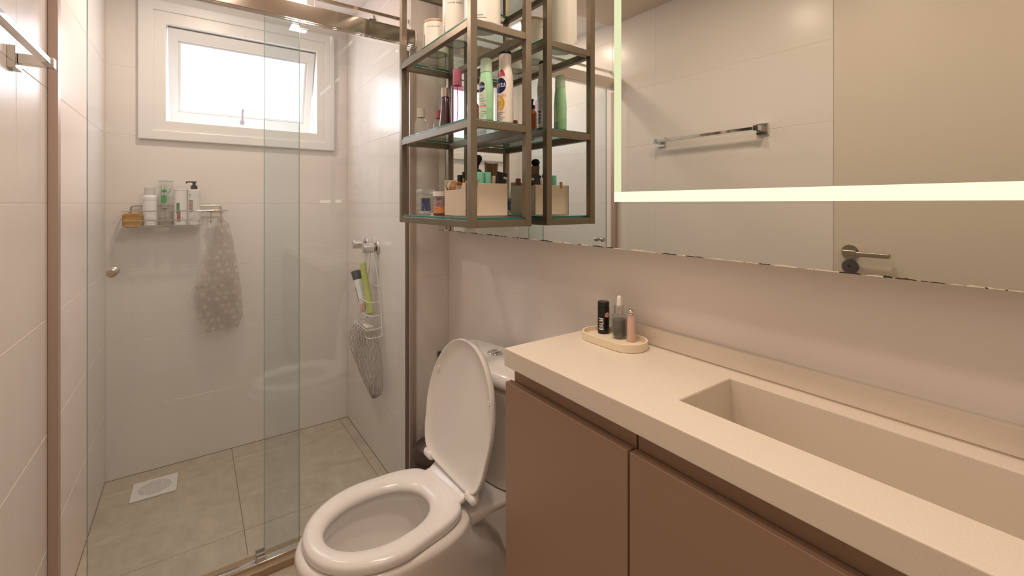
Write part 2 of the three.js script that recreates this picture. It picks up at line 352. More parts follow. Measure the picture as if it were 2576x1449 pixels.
{ // small metal bracket on the shower wall behind the rail
  const t = thing('wall_bracket', 'tiny triangular metal bracket on shower wall behind the top rail', 'bracket', [XS, H + 0.885, -2.19]);
  const s = new THREE.Shape(); s.moveTo(0, 0); s.lineTo(0.055, 0); s.lineTo(0.055, 0.065); s.closePath();
  part(t, 'plate', extrude(s, 0.004, 0.001).rotateY(HALF).rotateX(0).translate(-0.0045, 0, 0.03), satin);
  part(t, 'hook', wire([[-0.004, 0.025, 0.0], [-0.03, 0.025, 0], [-0.03, -0.01, 0]], 0.003, 0.01), blackPlastic);
}
// floor drain
{
  const t = thing('floor_drain', 'white slotted square drain cover on the shower floor', 'drain', [-0.14, 0.0, -2.501], -0.02);
  const s = rectShape(-0.079, -0.075, 0.079, 0.075, 0.006), dir = 0.62, c = Math.cos(dir), q = Math.sin(dir);
  for (let i = -4; i <= 4; i++) {
    const off = i * 0.0122, half = Math.sqrt(Math.max(0, 0.058 ** 2 - off ** 2)), w = 0.0026, h = new THREE.Path();
    [[-half, off - w], [half, off - w], [half, off + w], [-half, off + w]].forEach(([u, v], k) => { const p = [u * c - v * q, u * q + v * c]; k ? h.lineTo(...p) : h.moveTo(...p); });
    h.closePath(); s.holes.push(h);
  }
  part(t, 'grate', extrude(s, 0.006, 0.0015, 2).rotateX(-HALF).translate(0, 0.0008, 0), whitePlastic);
  part(t, 'pan', box(-0.07, 0.0002, -0.07, 0.07, 0.0012, 0.07, 0.0003), M('#5d5146', 0.8));
}

// ------------------------------------------------------------------ mirror with lit strip
const MX = 0.823, MZ0 = -1.672, MZ1 = 0.34, MY0 = H - 0.1085, MY1 = H + 0.96;
{
  const t = thing('wall_mirror', 'large frameless wall mirror with a glowing etched strip', 'mirror', [0, 0, 0]);
  part(t, 'mirror_glass', box(MX, MY0, MZ0, MX + 0.005, MY1, MZ1, 0.0008), mirrorMat);
  part(t, 'backing_box', box(MX + 0.0055, MY0 + 0.004, MZ0 + 0.004, XM - 0.0003, MY1 - 0.004, MZ1 - 0.004, 0.001), M('#b8aea2', 0.7));
  const y0 = H + 0.004, y1 = y0 + 0.0235, za = -0.728, zb = -0.7065, zt = 0.3, yt = H + 0.86;
  part(t, 'light_strip', box(MX - 0.0007, y0, za, MX - 0.0001, y1, zt, 0.0002), glowing(STRIP, 0.54), 'glowing bottom strip');
  part(t, 'light_strip', box(MX - 0.0007, y1 + 0.0001, za, MX - 0.0001, yt, zb, 0.0002), glowing(new THREE.Color().setRGB(0.40, 0.41, 0.245), 1.0), 'dimmer upright strip');
  part(t, 'light_strip', box(MX - 0.0007, yt + 0.0001, za, MX - 0.0001, yt + 0.0235, zt, 0.0002), glowing(STRIP, 0.54));
  areaLight(STRIP, STRIP_L, zt - za, 0.022, [MX - 0.002, (y0 + y1) / 2, (za + zt) / 2], [0, (y0 + y1) / 2, (za + zt) / 2]);
  areaLight(STRIP, STRIP_L, zt - za, 0.022, [MX - 0.002, yt + 0.012, (za + zt) / 2], [0, yt + 0.012, (za + zt) / 2]);
  // chipped silvering along the lower edge
  const chips = [], pale = []; let z = MZ0 + 0.002;
  while (z < -0.02) {
    const L = 0.006 + rnd() * 0.035, h = 0.0012 + rnd() * 0.0024, dark = rnd() < (z < -0.95 ? 0.85 : 0.5);
    const s = new THREE.Shape(), n = 6; s.moveTo(0, 0); s.lineTo(L, 0);
    for (let i = n; i >= 0; i--) s.lineTo(L * i / n, h * (0.55 + 0.6 * rnd()) * (i === 0 || i === n ? 0.5 : 1));
    s.closePath(); (dark ? chips : pale).push(new THREE.ShapeGeometry(s).rotateY(-HALF).translate(MX - 0.00035, MY0 + 0.0001, z));
    z += L * (0.85 + 0.5 * rnd());
  }
  part(t, 'worn_edge', chips, M('#39332c', 0.7), 'dark chipped spots along the lower edge').userData.kind = 'stuff';
  part(t, 'worn_edge', pale, M('#e2dccb', 0.5), 'pale chipped spots along the lower edge').userData.kind = 'stuff';
}

// ------------------------------------------------------------------ vanity
const CT = H - 0.3395, CB = H - 0.3816, CX = 0.594, CZ = -0.8615, CZ1 = 0.66;
{
  const t = thing('countertop', 'pale stone countertop with a long trough sink cut into it', 'countertop', [0, 0, 0]);
  const s = rectShape(CX, -CZ1, XM - 0.001, -CZ); s.holes.push(rectShape(0.682, -0.30, 0.849, 0.4575));
  part(t, 'slab', extrude(s, CT - CB, 0.0018, 2).rotateX(-HALF).translate(0, CB, 0), stone);
  const b = -0.145 + CT;
  part(t, 'basin', [box(0.674, b - 0.01, -0.4655, 0.857, b, 0.308, 0.001), box(0.674, b, -0.4655, 0.6826, CT - 0.0019, 0.308, 0.0002), box(0.8484, b, -0.4655, 0.857, CT - 0.0019, 0.308, 0.0002), box(0.674, b, -0.4655, 0.857, CT - 0.0019, -0.4569, 0.0002), box(0.674, b, 0.2994, 0.857, CT - 0.0019, 0.308, 0.0002)], stone);
  part(t, 'backsplash', box(XM - 0.0135, CT + 0.0012, CZ + 0.028, XM - 0.0008, CT + 0.041, CZ1, 0.001), stone);
  part(t, 'joint', box(XM - 0.0150, CT + 0.0001, CZ + 0.028, XM - 0.0135, CT + 0.0015, CZ1, 0.0003), M('#bfae98', 0.8));
}
{
  const t = thing('vanity_cabinet', 'brown lacquered vanity cabinet with plain doors below the countertop', 'cabinet', [0, 0, 0]);
  const y0 = 0.16, ch = CB - 0.001;
  part(t, 'carcass', [box(0.640, y0, CZ + 0.001, XM - 0.001, y0 + 0.018, CZ1, 0.001), box(0.640, y0 + 0.018, CZ + 0.001, XM - 0.001, ch, CZ + 0.016, 0.001), box(0.640, y0 + 0.018, CZ1 - 0.016, XM - 0.001, ch, CZ1, 0.001), box(0.8950, y0 + 0.018, CZ + 0.016, XM - 0.001, ch, CZ1 - 0.016, 0.001)], lacquer);
  const top = H - 0.4195, zs = [CZ - 0.0015, -0.498, -0.1155, 0.266, CZ1];
  for (let i = 0; i < 4; i++) {
    part(t, 'door', box(0.598, y0 - 0.01, zs[i] + (i ? 0.0022 : 0), 0.6165, top, zs[i + 1] - 0.0022, 0.0012, 2), lacquer);
    part(t, 'finger_channel', box(0.6215, top - 0.035, zs[i] + (i ? 0.002 : 0.0035), 0.6395, ch - 0.002, zs[i + 1] - 0.002, 0.001, 1), lacquer, 'recessed strip above the door');
  }
}
{
  const t = thing('wall_faucet', 'chrome wall-mounted faucet handle behind the sink at right picture edge', 'faucet', [XM, H - 0.302, -0.0580], 0);
  part(t, 'rosette', lathe(soft([[0, 0.009], [0.025, 0.009], [0.029, 0.0003], [0, 0.0003]], 0.003), 36).rotateZ(HALF), chrome);
  part(t, 'handle', lathe(soft([[0, 0.05], [0.017, 0.05], [0.017, 0.0093], [0, 0.0093]], 0.003), 30).rotateZ(HALF), chrome);
}

// ------------------------------------------------------------------ towel bar on the left wall
{
  const t = thing('towel_bar', 'square chrome towel bar on the left wall beside the shower', 'towel bar', [0, 0, 0]);
  const y = H + 0.316;
  for (const z of [-1.420, -0.918]) {
    part(t, 'wall_plate', box(XL + 0.0004, y - 0.024, z - 0.024, XL + 0.013, y + 0.024, z + 0.024, 0.0015, 2), chrome);
    part(t, 'arm', box(XL + 0.0133, y - 0.011, z - 0.011, XL + 0.069, y + 0.011, z + 0.011, 0.001, 2), chrome);
  }
  part(t, 'bar', box(XL + 0.051, y - 0.0065, -1.4085, XL + 0.066, y + 0.0065, -0.9295, 0.001, 2), chrome);
}

// ------------------------------------------------------------------ hanging shelf unit
const UX0 = 0.5914, UX1 = 0.7943, UZ0 = -1.5127, UZ1 = -1.0135, TB = 0.02, GT = 0.007;
const LEVELS = [H - 0.0655, H + 0.2035, H + 0.4705, H + 0.7380];       // undersides of the bars
const SHELF = LEVELS.map((y) => y + TB + GT + 0.0004);                   // tops of the glass
{
  const t = thing('hanging_shelf_unit', 'brushed steel open shelf unit with glass shelves in front of the mirror', 'shelf unit', [0, 0, 0]);
  for (const [x, z] of [[UX0, UZ0], [UX0, UZ1 - TB], [UX1 - TB, UZ0], [UX1 - TB, UZ1 - TB]]) part(t, 'post', box(x, LEVELS[0], z, x + TB, TOP - 0.001, z + TB, 0.0012, 2), brushed);
  LEVELS.forEach((y, i) => {
    for (const x of [UX0, UX1 - TB]) part(t, 'rail', box(x + 0.0006, y + 0.0003, UZ0 + TB + 0.0003, x + TB - 0.0006, y + TB, UZ1 - TB - 0.0003, 0.001), brushed);
    for (const z of [UZ0, UZ1 - TB]) part(t, 'rail', box(UX0 + TB + 0.0003, y + 0.0003, z + 0.0006, UX1 - TB - 0.0003, y + TB, z + TB - 0.0006, 0.001), brushed);
    const e = 0.0025, g = part(t, 'glass_shelf', box(UX0 + 0.003 + e, y + TB + 0.0002, UZ0 + TB + 0.002 + e, UX1 - 0.003 - e, y + TB + GT, UZ1 - TB - 0.002 - e, 0.0006), shelfGlass);
    const s = [[UX0 + 0.003, UZ0 + TB + 0.002, UX0 + 0.003 + e, UZ1 - TB - 0.002], [UX1 - 0.003 - e, UZ0 + TB + 0.002, UX1 - 0.003, UZ1 - TB - 0.002], [UX0 + 0.003 + e, UZ0 + TB + 0.002, UX1 - 0.003 - e, UZ0 + TB + 0.002 + e], [UX0 + 0.003 + e, UZ1 - TB - 0.002 - e, UX1 - 0.003 - e, UZ1 - TB - 0.002]];
    part(g, 'green_edge', s.map(([a, b, c, d]) => box(a, y + TB + 0.0002, b, c, y + TB + GT, d, 0.0004)), shelfEdge);
  });
}

// ------------------------------------------------------------------ toilet (faces -x, local origin on the floor below the middle of the seat hinge)
{
  const TZ = -1.132, t = thing('toilet', 'white close-coupled toilet with its lid raised beside the vanity', 'toilet', [0, 0, TZ], 0.065);
  const N = 56;
  // egg outline: tip at x0 (front), back at x1, widest half width w, p squares the back
  const egg = (x0, x1, w, y, flat = 2.0, wide = 0.55) => {
    const ring = [], xm = x0 + (x1 - x0) * wide;
    for (let i = 0; i < N; i++) {
      const a = i / N * 2 * Math.PI, c = Math.cos(a), s = Math.sin(a), e = c > 0 ? 2 / flat : 1;
      const x = c > 0 ? xm + (x1 - xm) * Math.sign(c) * Math.abs(c) ** e : xm + (xm - x0) * c;
      ring.push([x, y, -w * Math.sign(s) * Math.abs(s) ** (c > 0 ? e : 0.96)]);
    }
    return ring;
  };
  // outer shell, rim, inner bowl in one skin
  const rings = [
    egg(0.335, 0.80, 0.118, 0.0005, 6, 0.42), egg(0.335, 0.80, 0.118, 0.02, 6, 0.42), egg(0.352, 0.795, 0.110, 0.05, 6, 0.42), egg(0.350, 0.785, 0.110, 0.13, 6, 0.42), egg(0.325, 0.775, 0.114, 0.19, 5, 0.43), egg(0.275, 0.75, 0.130, 0.255, 4, 0.45),
    egg(0.225, 0.70, 0.155, 0.315, 3, 0.48), egg(0.200, 0.645, 0.170, 0.362, 2.8, 0.50), egg(0.195, 0.64, 0.175, 0.39, 2.7, 0.52), egg(0.200, 0.63, 0.172, 0.402, 2.7, 0.53), egg(0.212, 0.60, 0.160, 0.4075, 2.4, 0.55),
    egg(0.244, 0.565, 0.128, 0.4075, 2.1, 0.52), egg(0.250, 0.558, 0.122, 0.401, 2.1, 0.52), egg(0.252, 0.556, 0.121, 0.375, 2.1, 0.52), egg(0.242, 0.566, 0.129, 0.362, 2.1, 0.52), egg(0.252, 0.562, 0.122, 0.325, 2.1, 0.52), egg(0.268, 0.552, 0.112, 0.285, 2.1, 0.52), egg(0.295, 0.53, 0.094, 0.25, 2, 0.52), egg(0.33, 0.505, 0.07, 0.225, 2, 0.52), egg(0.37, 0.475, 0.035, 0.213, 2, 0.52)];
  part(t, 'bowl', loft(rings, true, true), ceramic);
  // deck that carries the tank, blending into the bowl
  const deckRing = (x, w, lo, hi) => { const r = []; for (let i = 0; i < 28; i++) { const a = i / 28 * 2 * Math.PI, c = Math.cos(a), s = Math.sin(a); r.push([x, (lo + hi) / 2 + (hi - lo) / 2 * Math.sign(s) * Math.abs(s) ** 0.45, -w * Math.sign(c) * Math.abs(c) ** 0.45]); } return r; };
  part(t, 'deck', loft([deckRing(0.576, 0.100, 0.350, 0.402), deckRing(0.582, 0.108, 0.346, 0.4035), deckRing(0.61, 0.116, 0.352, 0.4035), deckRing(0.67, 0.128, 0.372, 0.405), deckRing(0.72, 0.138, 0.381, 0.406), deckRing(0.79, 0.154, 0.386, 0.407), deckRing(0.858, 0.160, 0.387, 0.407), deckRing(0.864, 0.154, 0.389, 0.402)], true, true), ceramic);
  // seat: rounded ring with a tongue towards the hinge
  const outer = egg(0.213, 0.594, 0.168, 0, 6.5, 0.50).map(([x, y, z]) => [x, y, z * (1 - 0.22 * Math.max(0, (x - 0.4025) / 0.1895) ** 1.4)]), inner = egg(0.261, 0.532, 0.103, 0, 2.2, 0.50);
  const ringAt = (k, y, grow) => outer.map((o, i) => { const n = inner[i], dx = o[0] - n[0], dz = o[2] - n[2], L = Math.hypot(dx, dz); return [n[0] + dx * k + dx / L * grow, y, n[2] + dz * k + dz / L * grow]; });
  const S0 = 0.4085, prof = [[1, 0, -0.004], [1, 0.004, 0], [1, 0.016, 0], [1, 0.0225, -0.004], [1, 0.0255, -0.011], [0.72, 0.0275, 0], [0.45, 0.0275, 0], [0.2, 0.0245, 0], [0.06, 0.0185, 0], [0, 0.011, 0], [0, 0.004, 0.002], [0.05, 0, 0], [1, 0, -0.004]];
  part(t, 'seat', loft(prof.map(([k, y, g]) => ringAt(k, S0 + y, g))), whitePlastic);
  const tongue = (x, w, lo, hi) => { const r = []; for (let i = 0; i < 24; i++) { const a = i / 24 * 2 * Math.PI, c = Math.cos(a), s = Math.sin(a); r.push([x, (lo + hi) / 2 + (hi - lo) / 2 * Math.sign(s) * Math.abs(s) ** 0.4, -w * Math.sign(c) * Math.abs(c) ** 0.35]); } return r; };
  part(t, 'seat_tongue', loft([tongue(0.562, 0.100, S0 + 0.008, S0 + 0.0265), tongue(0.585, 0.097, S0 + 0.008, S0 + 0.0275), tongue(0.600, 0.096, S0 + 0.010, S0 + 0.031), tongue(0.612, 0.096, S0 + 0.014, S0 + 0.0395), tongue(0.622, 0.097, S0 + 0.020, S0 + 0.046), tongue(0.630, 0.098, S0 + 0.028, S0 + 0.046)], true, true), whitePlastic);
  // raised lid: shallow dish with a turned rim, leaning on the tank
  const lid = new THREE.Group(); lid.name = 'lid'; t.add(lid);
  const LL = 0.398, lo = (k, d) => { const r = []; for (let i = 0; i < N; i++) { const a = i / N * 2 * Math.PI, c = Math.cos(a), s = Math.sin(a); const up = c > 0 ? 0.165 + (LL - 0.165) * c : 0.165 - 0.160 * Math.abs(c) ** 0.30; const w = 0.172 * Math.sign(s) * Math.abs(s) ** (c > 0 ? 0.95 : 0.30) * (c > 0 ? 1 : 1 - 0.17 * ((0.165 - up) / 0.165) ** 1.6); r.push([d, 0.19 + (up - 0.19) * k, w * k]); } return r; };
  part(lid, 'cover', loft([lo(0.02, 0.002), lo(0.5, 0.0015), lo(0.80, 0.000), lo(0.905, -0.003), lo(0.955, -0.0085), lo(0.975, -0.012), lo(0.992, -0.0125), lo(1.0, -0.009), lo(1.0, -0.002), lo(0.985, 0.006), lo(0.9, 0.011), lo(0.5, 0.014), lo(0.02, 0.014)], true, true), whitePlastic);
  for (const s of [-1, 1]) {
    part(lid, 'hinge_ear', [new THREE.CapsuleGeometry(0.0148, 0.022, 6, 24).rotateX(HALF).translate(-0.003, 0.004, s * 0.1195), box(-0.001, 0.004, s * 0.1195 - 0.017, 0.0095, 0.030, s * 0.1195 + 0.017, 0.004, 3)], whitePlastic);
    part(lid, 'bumper', box(-0.0085, 0.262, s * 0.138 - 0.004, 0.0005, 0.276, s * 0.138 + 0.004, 0.0015), whitePlastic);
  }
  lid.position.set(0.617, S0 + 0.040, -0.004); lid.rotation.set(0.075, 0, -0.13, 'ZXY');
  // tank and its bowed lid
  const bow = (x0, x1, w, y, b) => { const r = []; const M2 = 40; for (let i = 0; i < M2; i++) { const a = i / M2 * 2 * Math.PI, c = Math.cos(a), s = Math.sin(a), z = -w * Math.sign(s) * Math.abs(s) ** 0.38; let x = (x0 + x1) / 2 + (x1 - x0) / 2 * Math.sign(c) * Math.abs(c) ** 0.38; if (c < 0) x += b * (z / w) ** 2 * Math.abs(c) ** 0.4; r.push([x, y, z]); } return r; };
  part(t, 'tank', loft([bow(0.715, 0.868, 0.155, 0.4075, 0.03), bow(0.712, 0.868, 0.16, 0.414, 0.03), bow(0.704, 0.870, 0.178, 0.56, 0.03), bow(0.698, 0.872, 0.19, 0.69, 0.03), bow(0.698, 0.872, 0.19, 0.714, 0.03)], true, true).translate(-0.79, 0, 0.01).rotateY(0.05).translate(0.79, 0, -0.01), ceramic);
  const tl = new THREE.Group(); tl.name = 'tank_lid'; t.add(tl);
  part(tl, 'cover', loft([bow(0.698, 0.873, 0.214, 0.7145, 0.03), bow(0.690, 0.875, 0.226, 0.7165, 0.034), bow(0.686, 0.8765, 0.230, 0.726, 0.036), bow(0.689, 0.876, 0.228, 0.741, 0.036), bow(0.702, 0.873, 0.218, 0.7525, 0.034), bow(0.718, 0.868, 0.204, 0.7605, 0.028), bow(0.75, 0.85, 0.14, 0.7655, 0.02)], true, true).translate(-0.79, 0, 0.01).rotateY(0.05).translate(0.79, 0, -0.01), ceramic);
  part(tl, 'flush_button', lathe(soft([[0, 0.003], [0.0165, 0.003], [0.018, 0.005], [0.0225, 0.004], [0.025, 0], [0, 0]], 0.0015), 36).translate(0.796, 0.7658, -0.022), chrome);
  part(tl, 'button_half', [box(-0.0145, 0, -0.0065, 0.0145, 0.0022, -0.0008, 0.001), box(-0.0145, 0, 0.0008, 0.0145, 0.0022, 0.0095, 0.001)].map((g) => g.translate(0.796, 0.7690, -0.022)), chrome);
}
{
  const t = thing('waste_bin', 'dark brown round waste bin half hidden behind the toilet', 'waste bin', [0.785, 0, -1.625]);
  part(t, 'body', lathe(soft([[0, 0], [0.078, 0], [0.092, 0.25], [0.088, 0.25], [0.075, 0.006], [0, 0.006]], 0.004), 36), M('#3d3029', 0.45));
  part(t, 'lid', lathe(soft([[0, 0.315], [0.045, 0.309], [0.078, 0.29], [0.094, 0.262], [0.094, 0.2505], [0, 0.2505]], 0.006), 36), M('#4a3a32', 0.4));
}
{
  const t = thing('wall_socket', 'small dark square wall fitting above the toilet lid in the corner', 'wall fitting', [0.884, H - 0.664, ZN]);
  part(t, 'plate', frame(-0.032, -0.026, 0.0205, 0.026, -0.025, -0.019, 0.0145, 0.019, 0.008, 0.0015).translate(0, 0, 0.0004), M('#6a5d52', 0.35, { metalness: 0.6 }));
  part(t, 'recess', box(-0.026, -0.02, 0.0004, 0.015, 0.02, 0.002, 0.0003), blackPlastic);
}

// ------------------------------------------------------------------ things on the countertop
const trayY = CT + 0.0006;
{
  const t = thing('tray', 'pale oval tray with raised rim on the countertop', 'tray', [0.8335, trayY, -0.7385], 0);
  const oval = (L, w) => rectShape(-w, -L, w, L, w - 0.0005), s = oval(0.088, 0.0475); s.holes.push(oval(0.0835, 0.043));
  const turn = (g) => g.rotateX(-HALF);
  part(t, 'rim', turn(extrude(s, 0.019, 0.0012, 2)), M('#eee0c6', 0.55));
  part(t, 'base', turn(extrude(oval(0.0832, 0.0427), 0.007, 0.0005)).translate(0, 0.0008, 0), M('#eee0c6', 0.55));
}
const onTray = trayY + 0.0083;
{
  const map = canvasMap(1024, 1024, (g, w, h) => {
    g.fillStyle = '#0d0c10'; g.fillRect(0, 0, w, h); g.fillStyle = '#24232a'; g.fillRect(0, h * 0.2, w, 4);
    g.save(); g.translate(w * 0.80, h * 0.86); g.rotate(-HALF); g.fillStyle = '#efece8'; g.font = 'bold 180px sans-serif'; g.fillText('BALM', 0, 0); g.font = '64px sans-serif'; g.fillStyle = '#8a7d70'; g.fillText('LIP', 20, -150); g.restore();
    g.fillStyle = '#d9a99a'; g.beginPath(); g.ellipse(w * 0.915, h * 0.27, 78, 104, 0, 0, 7); g.fill(); g.strokeStyle = '#a87a6e'; g.lineWidth = 6; for (let k = -2; k < 3; k++) { g.beginPath(); g.moveTo(w * 0.915 - 46, h * 0.27 + k * 26 + 10); g.lineTo(w * 0.915 + 46, h * 0.27 + k * 26 - 10); g.stroke(); }
  });
  const t = thing('balm_tube', 'black cylindrical tube lettered BALM on the oval tray', 'balm tube', [0.853, onTray, -0.7905], 0.42);
  part(t, 'body', lathe(soft([[0, 0.0003], [0.0145, 0.0003], [0.0148, 0.066], [0, 0.066]], 0.0015), 40), M('#fff', 0.35, { map }));
  part(t, 'cap', lathe(soft([[0, 0.0664], [0.0148, 0.0664], [0.0146, 0.0805], [0, 0.0805]], 0.002), 40), blackPlastic);
}
{
  const t = thing('dropper_bottle', 'glass dropper bottle with white rubber bulb on the oval tray', 'bottle', [0.8525, onTray, -0.738], 0.1);
  part(t, 'bottle', lathe(soft([[0, 0.0004], [0.0165, 0.0004], [0.0192, 0.005], [0.0192, 0.055], [0.0165, 0.0588], [0.0105, 0.061]], 0.003), 36, 1, 0.85), M('#eef1ef', 0.02, { transmission: 0.93, thickness: 0, ior: 1.5 }));
  part(t, 'serum', lathe(soft([[0, 0.005], [0.0165, 0.006], [0.0173, 0.0115], [0.0173, 0.046], [0, 0.046]], 0.002), 32, 1, 0.85), M('#5b5e60', 0.12, { transmission: 0.35, thickness: 0 }), 'grey label and liquid');
  part(t, 'collar', lathe(soft([[0.0112, 0.0612], [0.0117, 0.0612], [0.0112, 0.0795], [0.006, 0.0805], [0, 0.0805]], 0.001), 32), chrome);
  part(t, 'bulb', lathe([[0.0068, 0.0806], [0.0062, 0.086], [0.0058, 0.094], [0.0055, 0.099], [0.0042, 0.1025], [0.002, 0.104], [0, 0.1044]], 24), whitePlastic);
}
{
  const t = thing('lip_oil_tube', 'pink translucent faceted tube with shiny cap on the oval tray', 'cosmetic tube', [0.8545, onTray, -0.7035], 0.5);
  const g = new THREE.CylinderGeometry(0.0105, 0.0120, 0.062, 6).translate(0, 0.0316, 0);
  part(t, 'body', g.toNonIndexed(), M('#fce6dc', 0.1, { transmission: 0.5, thickness: 0, clearcoat: 1 }));
  part(t, 'core', lathe([[0, 0.0045], [0.0065, 0.005], [0.0065, 0.058], [0, 0.058]], 20), M('#f3d3c6', 0.4));
  part(t, 'cap', lathe(soft([[0.0045, 0.0630], [0.0045, 0.067], [0.0085, 0.069], [0.0095, 0.0735], [0.006, 0.077], [0, 0.0775]], 0.002), 24), chrome);
}

// ------------------------------------------------------------------ things on the hanging shelf: top level
const canMap = (side) => canvasMap(1024, 512, (g, w, h) => {
  g.fillStyle = '#e9e3da'; g.fillRect(0, 0, w, h);
  g.fillStyle = '#3a3430'; g.font = 'bold 24px sans-serif'; g.fillText('ST TO BE HAPPY', w * 0.80, h * 0.20);
  g.fillStyle = '#54453d'; g.fillRect(w * 0.735, h * 0.40, 26, h * 0.46); g.fillStyle = '#e9e3da'; for (let k = 0; k < 9; k++) g.fillRect(w * 0.735 + 6, h * (0.43 + k * 0.047), 13, 7);
});
function canister(label, x, z, r, hgt, turn) {
  const t = thing('canister', label, 'canister', [x, SHELF[2] + 0.0003, z], turn, 'white canisters on the upper glass shelf');
  part(t, 'body', lathe(soft([[0, 0.0015], [r - 0.004, 0.0015], [r - 0.003, 0.0004], [r, 0.0025], [r, hgt], [0, hgt]], 0.001), 44), M('#fff', 0.3, { map: canMap() }));
  part(t, 'lid', lathe(soft([[0, hgt + 0.0003], [r + 0.0008, hgt + 0.0003], [r + 0.0008, hgt + 0.008], [0, hgt + 0.009]], 0.002), 44), M('#c9a98d', 0.5), 'pale wooden lid');
  part(t, 'base_ring', lathe(soft([[r - 0.014, 0.0002], [r - 0.005, 0.0002], [r - 0.0045, 0.0012], [r - 0.014, 0.0012]], 0.0004), 40), M('#8f8a86', 0.6));
}
canister('shorter white canister with wooden lid at the left of the upper shelf', 0.6617, -1.3645, 0.0415, 0.100, 0);
canister('taller white canister with wooden lid between short canister and steel post', 0.6696, -1.238, 0.0430, 0.139, 0.1);
{
  const map = canvasMap(1024, 512, (g, w, h) => { g.fillStyle = '#e4dfd8'; g.fillRect(0, 0, w, h); g.fillStyle = '#4a423d'; g.font = 'bold 90px sans-serif'; g.fillText('U', w * 0.72, h * 0.40); g.fillRect(w * 0.86, h * 0.90, 60, 4); g.fillRect(w * 0.86, h * 0.93, 90, 4); });
  const t = thing('tall_bottle', 'tall white round bottle at the near end of the upper shelf', 'bottle', [0.6735, SHELF[2] + 0.0003, -1.0885]);
  part(t, 'body', lathe(soft([[0, 0.002], [0.044, 0.002], [0.048, 0.0004], [0.0525, 0.004], [0.0525, 0.19], [0.022, 0.212], [0.018, 0.214]], 0.006), 48), M('#fff', 0.32, { map }));
  part(t, 'cap', lathe(soft([[0.02, 0.2144], [0.021, 0.2144], [0.021, 0.228], [0, 0.229]], 0.002), 32), whitePlastic);
}

// middle level
const onMid = SHELF[1] + 0.0003;
{
  const t = thing('perfume_bottle', 'small clear perfume bottle with grey-green cap at far end of middle shelf', 'perfume', [0.640, onMid, -1.437]);
  part(t, 'bottle', lathe(soft([[0, 0.0004], [0.022, 0.0004], [0.0235, 0.004], [0.0235, 0.048], [0.012, 0.064], [0.010, 0.066]], 0.005), 8), clearPlastic);
  part(t, 'cap', lathe(soft([[0.0135, 0.0665], [0.0135, 0.098], [0, 0.099]], 0.002), 28), M('#c9c9bb', 0.4));
}
{
  const t = thing('perfume_bottle', 'small clear perfume bottle with pink cap behind the plum bottle', 'perfume', [0.668, onMid, -1.352]);
  part(t, 'bottle', lathe(soft([[0, 0.0004], [0.020, 0.0004], [0.0215, 0.004], [0.0205, 0.036], [0.013, 0.05], [0.010, 0.052]], 0.006), 28), clearPlastic);
  part(t, 'perfume', lathe(soft([[0, 0.004], [0.0185, 0.005], [0.0185, 0.016], [0, 0.016]], 0.002), 24), M('#b5694a', 0.2, { transmission: 0.4, thickness: 0 }));
  part(t, 'cap', lathe(soft([[0.0125, 0.0525], [0.0125, 0.080], [0, 0.081]], 0.002), 28), M('#c46a70', 0.4));
}
{
  const t = thing('plum_bottle', 'dark plum tapering bottle with silver cap on the middle shelf', 'bottle', [0.655, onMid, -1.282]);
  part(t, 'body', lathe(soft([[0, 0.0004], [0.0205, 0.0004], [0.0215, 0.003], [0.0118, 0.108], [0, 0.108]], 0.002), 32), M('#38131f', 0.18, { clearcoat: 1 }));
  part(t, 'cap', lathe(soft([[0.0118, 0.1085], [0.0128, 0.1085], [0.0128, 0.138], [0, 0.139]], 0.0015), 32), satin);
}
{
  const t = thing('spray_bottle', 'clear pink cylindrical spray bottle with pink cap on the middle shelf', 'spray bottle', [0.6575, onMid, -1.209]);
  part(t, 'bottle', lathe(soft([[0, 0.0004], [0.0185, 0.0004], [0.0198, 0.004], [0.0198, 0.126], [0.0185, 0.129], [0.0125, 0.130]], 0.003), 36), M('#f8d3ea', 0.03, { transmission: 0.92, thickness: 0, ior: 1.45 }));
  part(t, 'dip_tube', wire([[0, 0.127, 0], [0.001, 0.07, 0.003], [-0.006, 0.008, 0.008]], 0.0012, 0.02), M('#b98fae', 0.3));
  part(t, 'liquid', lathe(soft([[0, 0.0035], [0.0178, 0.004], [0.0178, 0.013], [0, 0.013]], 0.001), 28), M('#c98340', 0.15, { transmission: 0.5, thickness: 0 }));
  part(t, 'cap', lathe(soft([[0.0128, 0.1305], [0.0136, 0.1305], [0.0133, 0.180], [0, 0.181]], 0.0025), 32), M('#d27a98', 0.35));
}
{
  const t = thing('pump_bottle', 'amber pump bottle behind the green bottle, seen in the mirror', 'pump bottle', [0.706, onMid, -1.197]);
  part(t, 'body', lathe(soft([[0, 0.0004], [0.018, 0.0004], [0.019, 0.004], [0.019, 0.075], [0.009, 0.087], [0.009, 0.092]], 0.004), 30), M('#b5611d', 0.1, { transmission: 0.35, thickness: 0, clearcoat: 1 }));
  part(t, 'pump', [lathe(soft([[0.0105, 0.0922], [0.0105, 0.104], [0.004, 0.106], [0.004, 0.118], [0.006, 0.119], [0.006, 0.125], [0, 0.126]], 0.001), 24), rod([0, 0.122, 0], [0.026, 0.12, 0.006], 0.0032)], blackPlastic);
}
function oval(pts, seg, sx, sz) { return lathe(soft(pts, 0.006, 4), seg, sx, sz); }
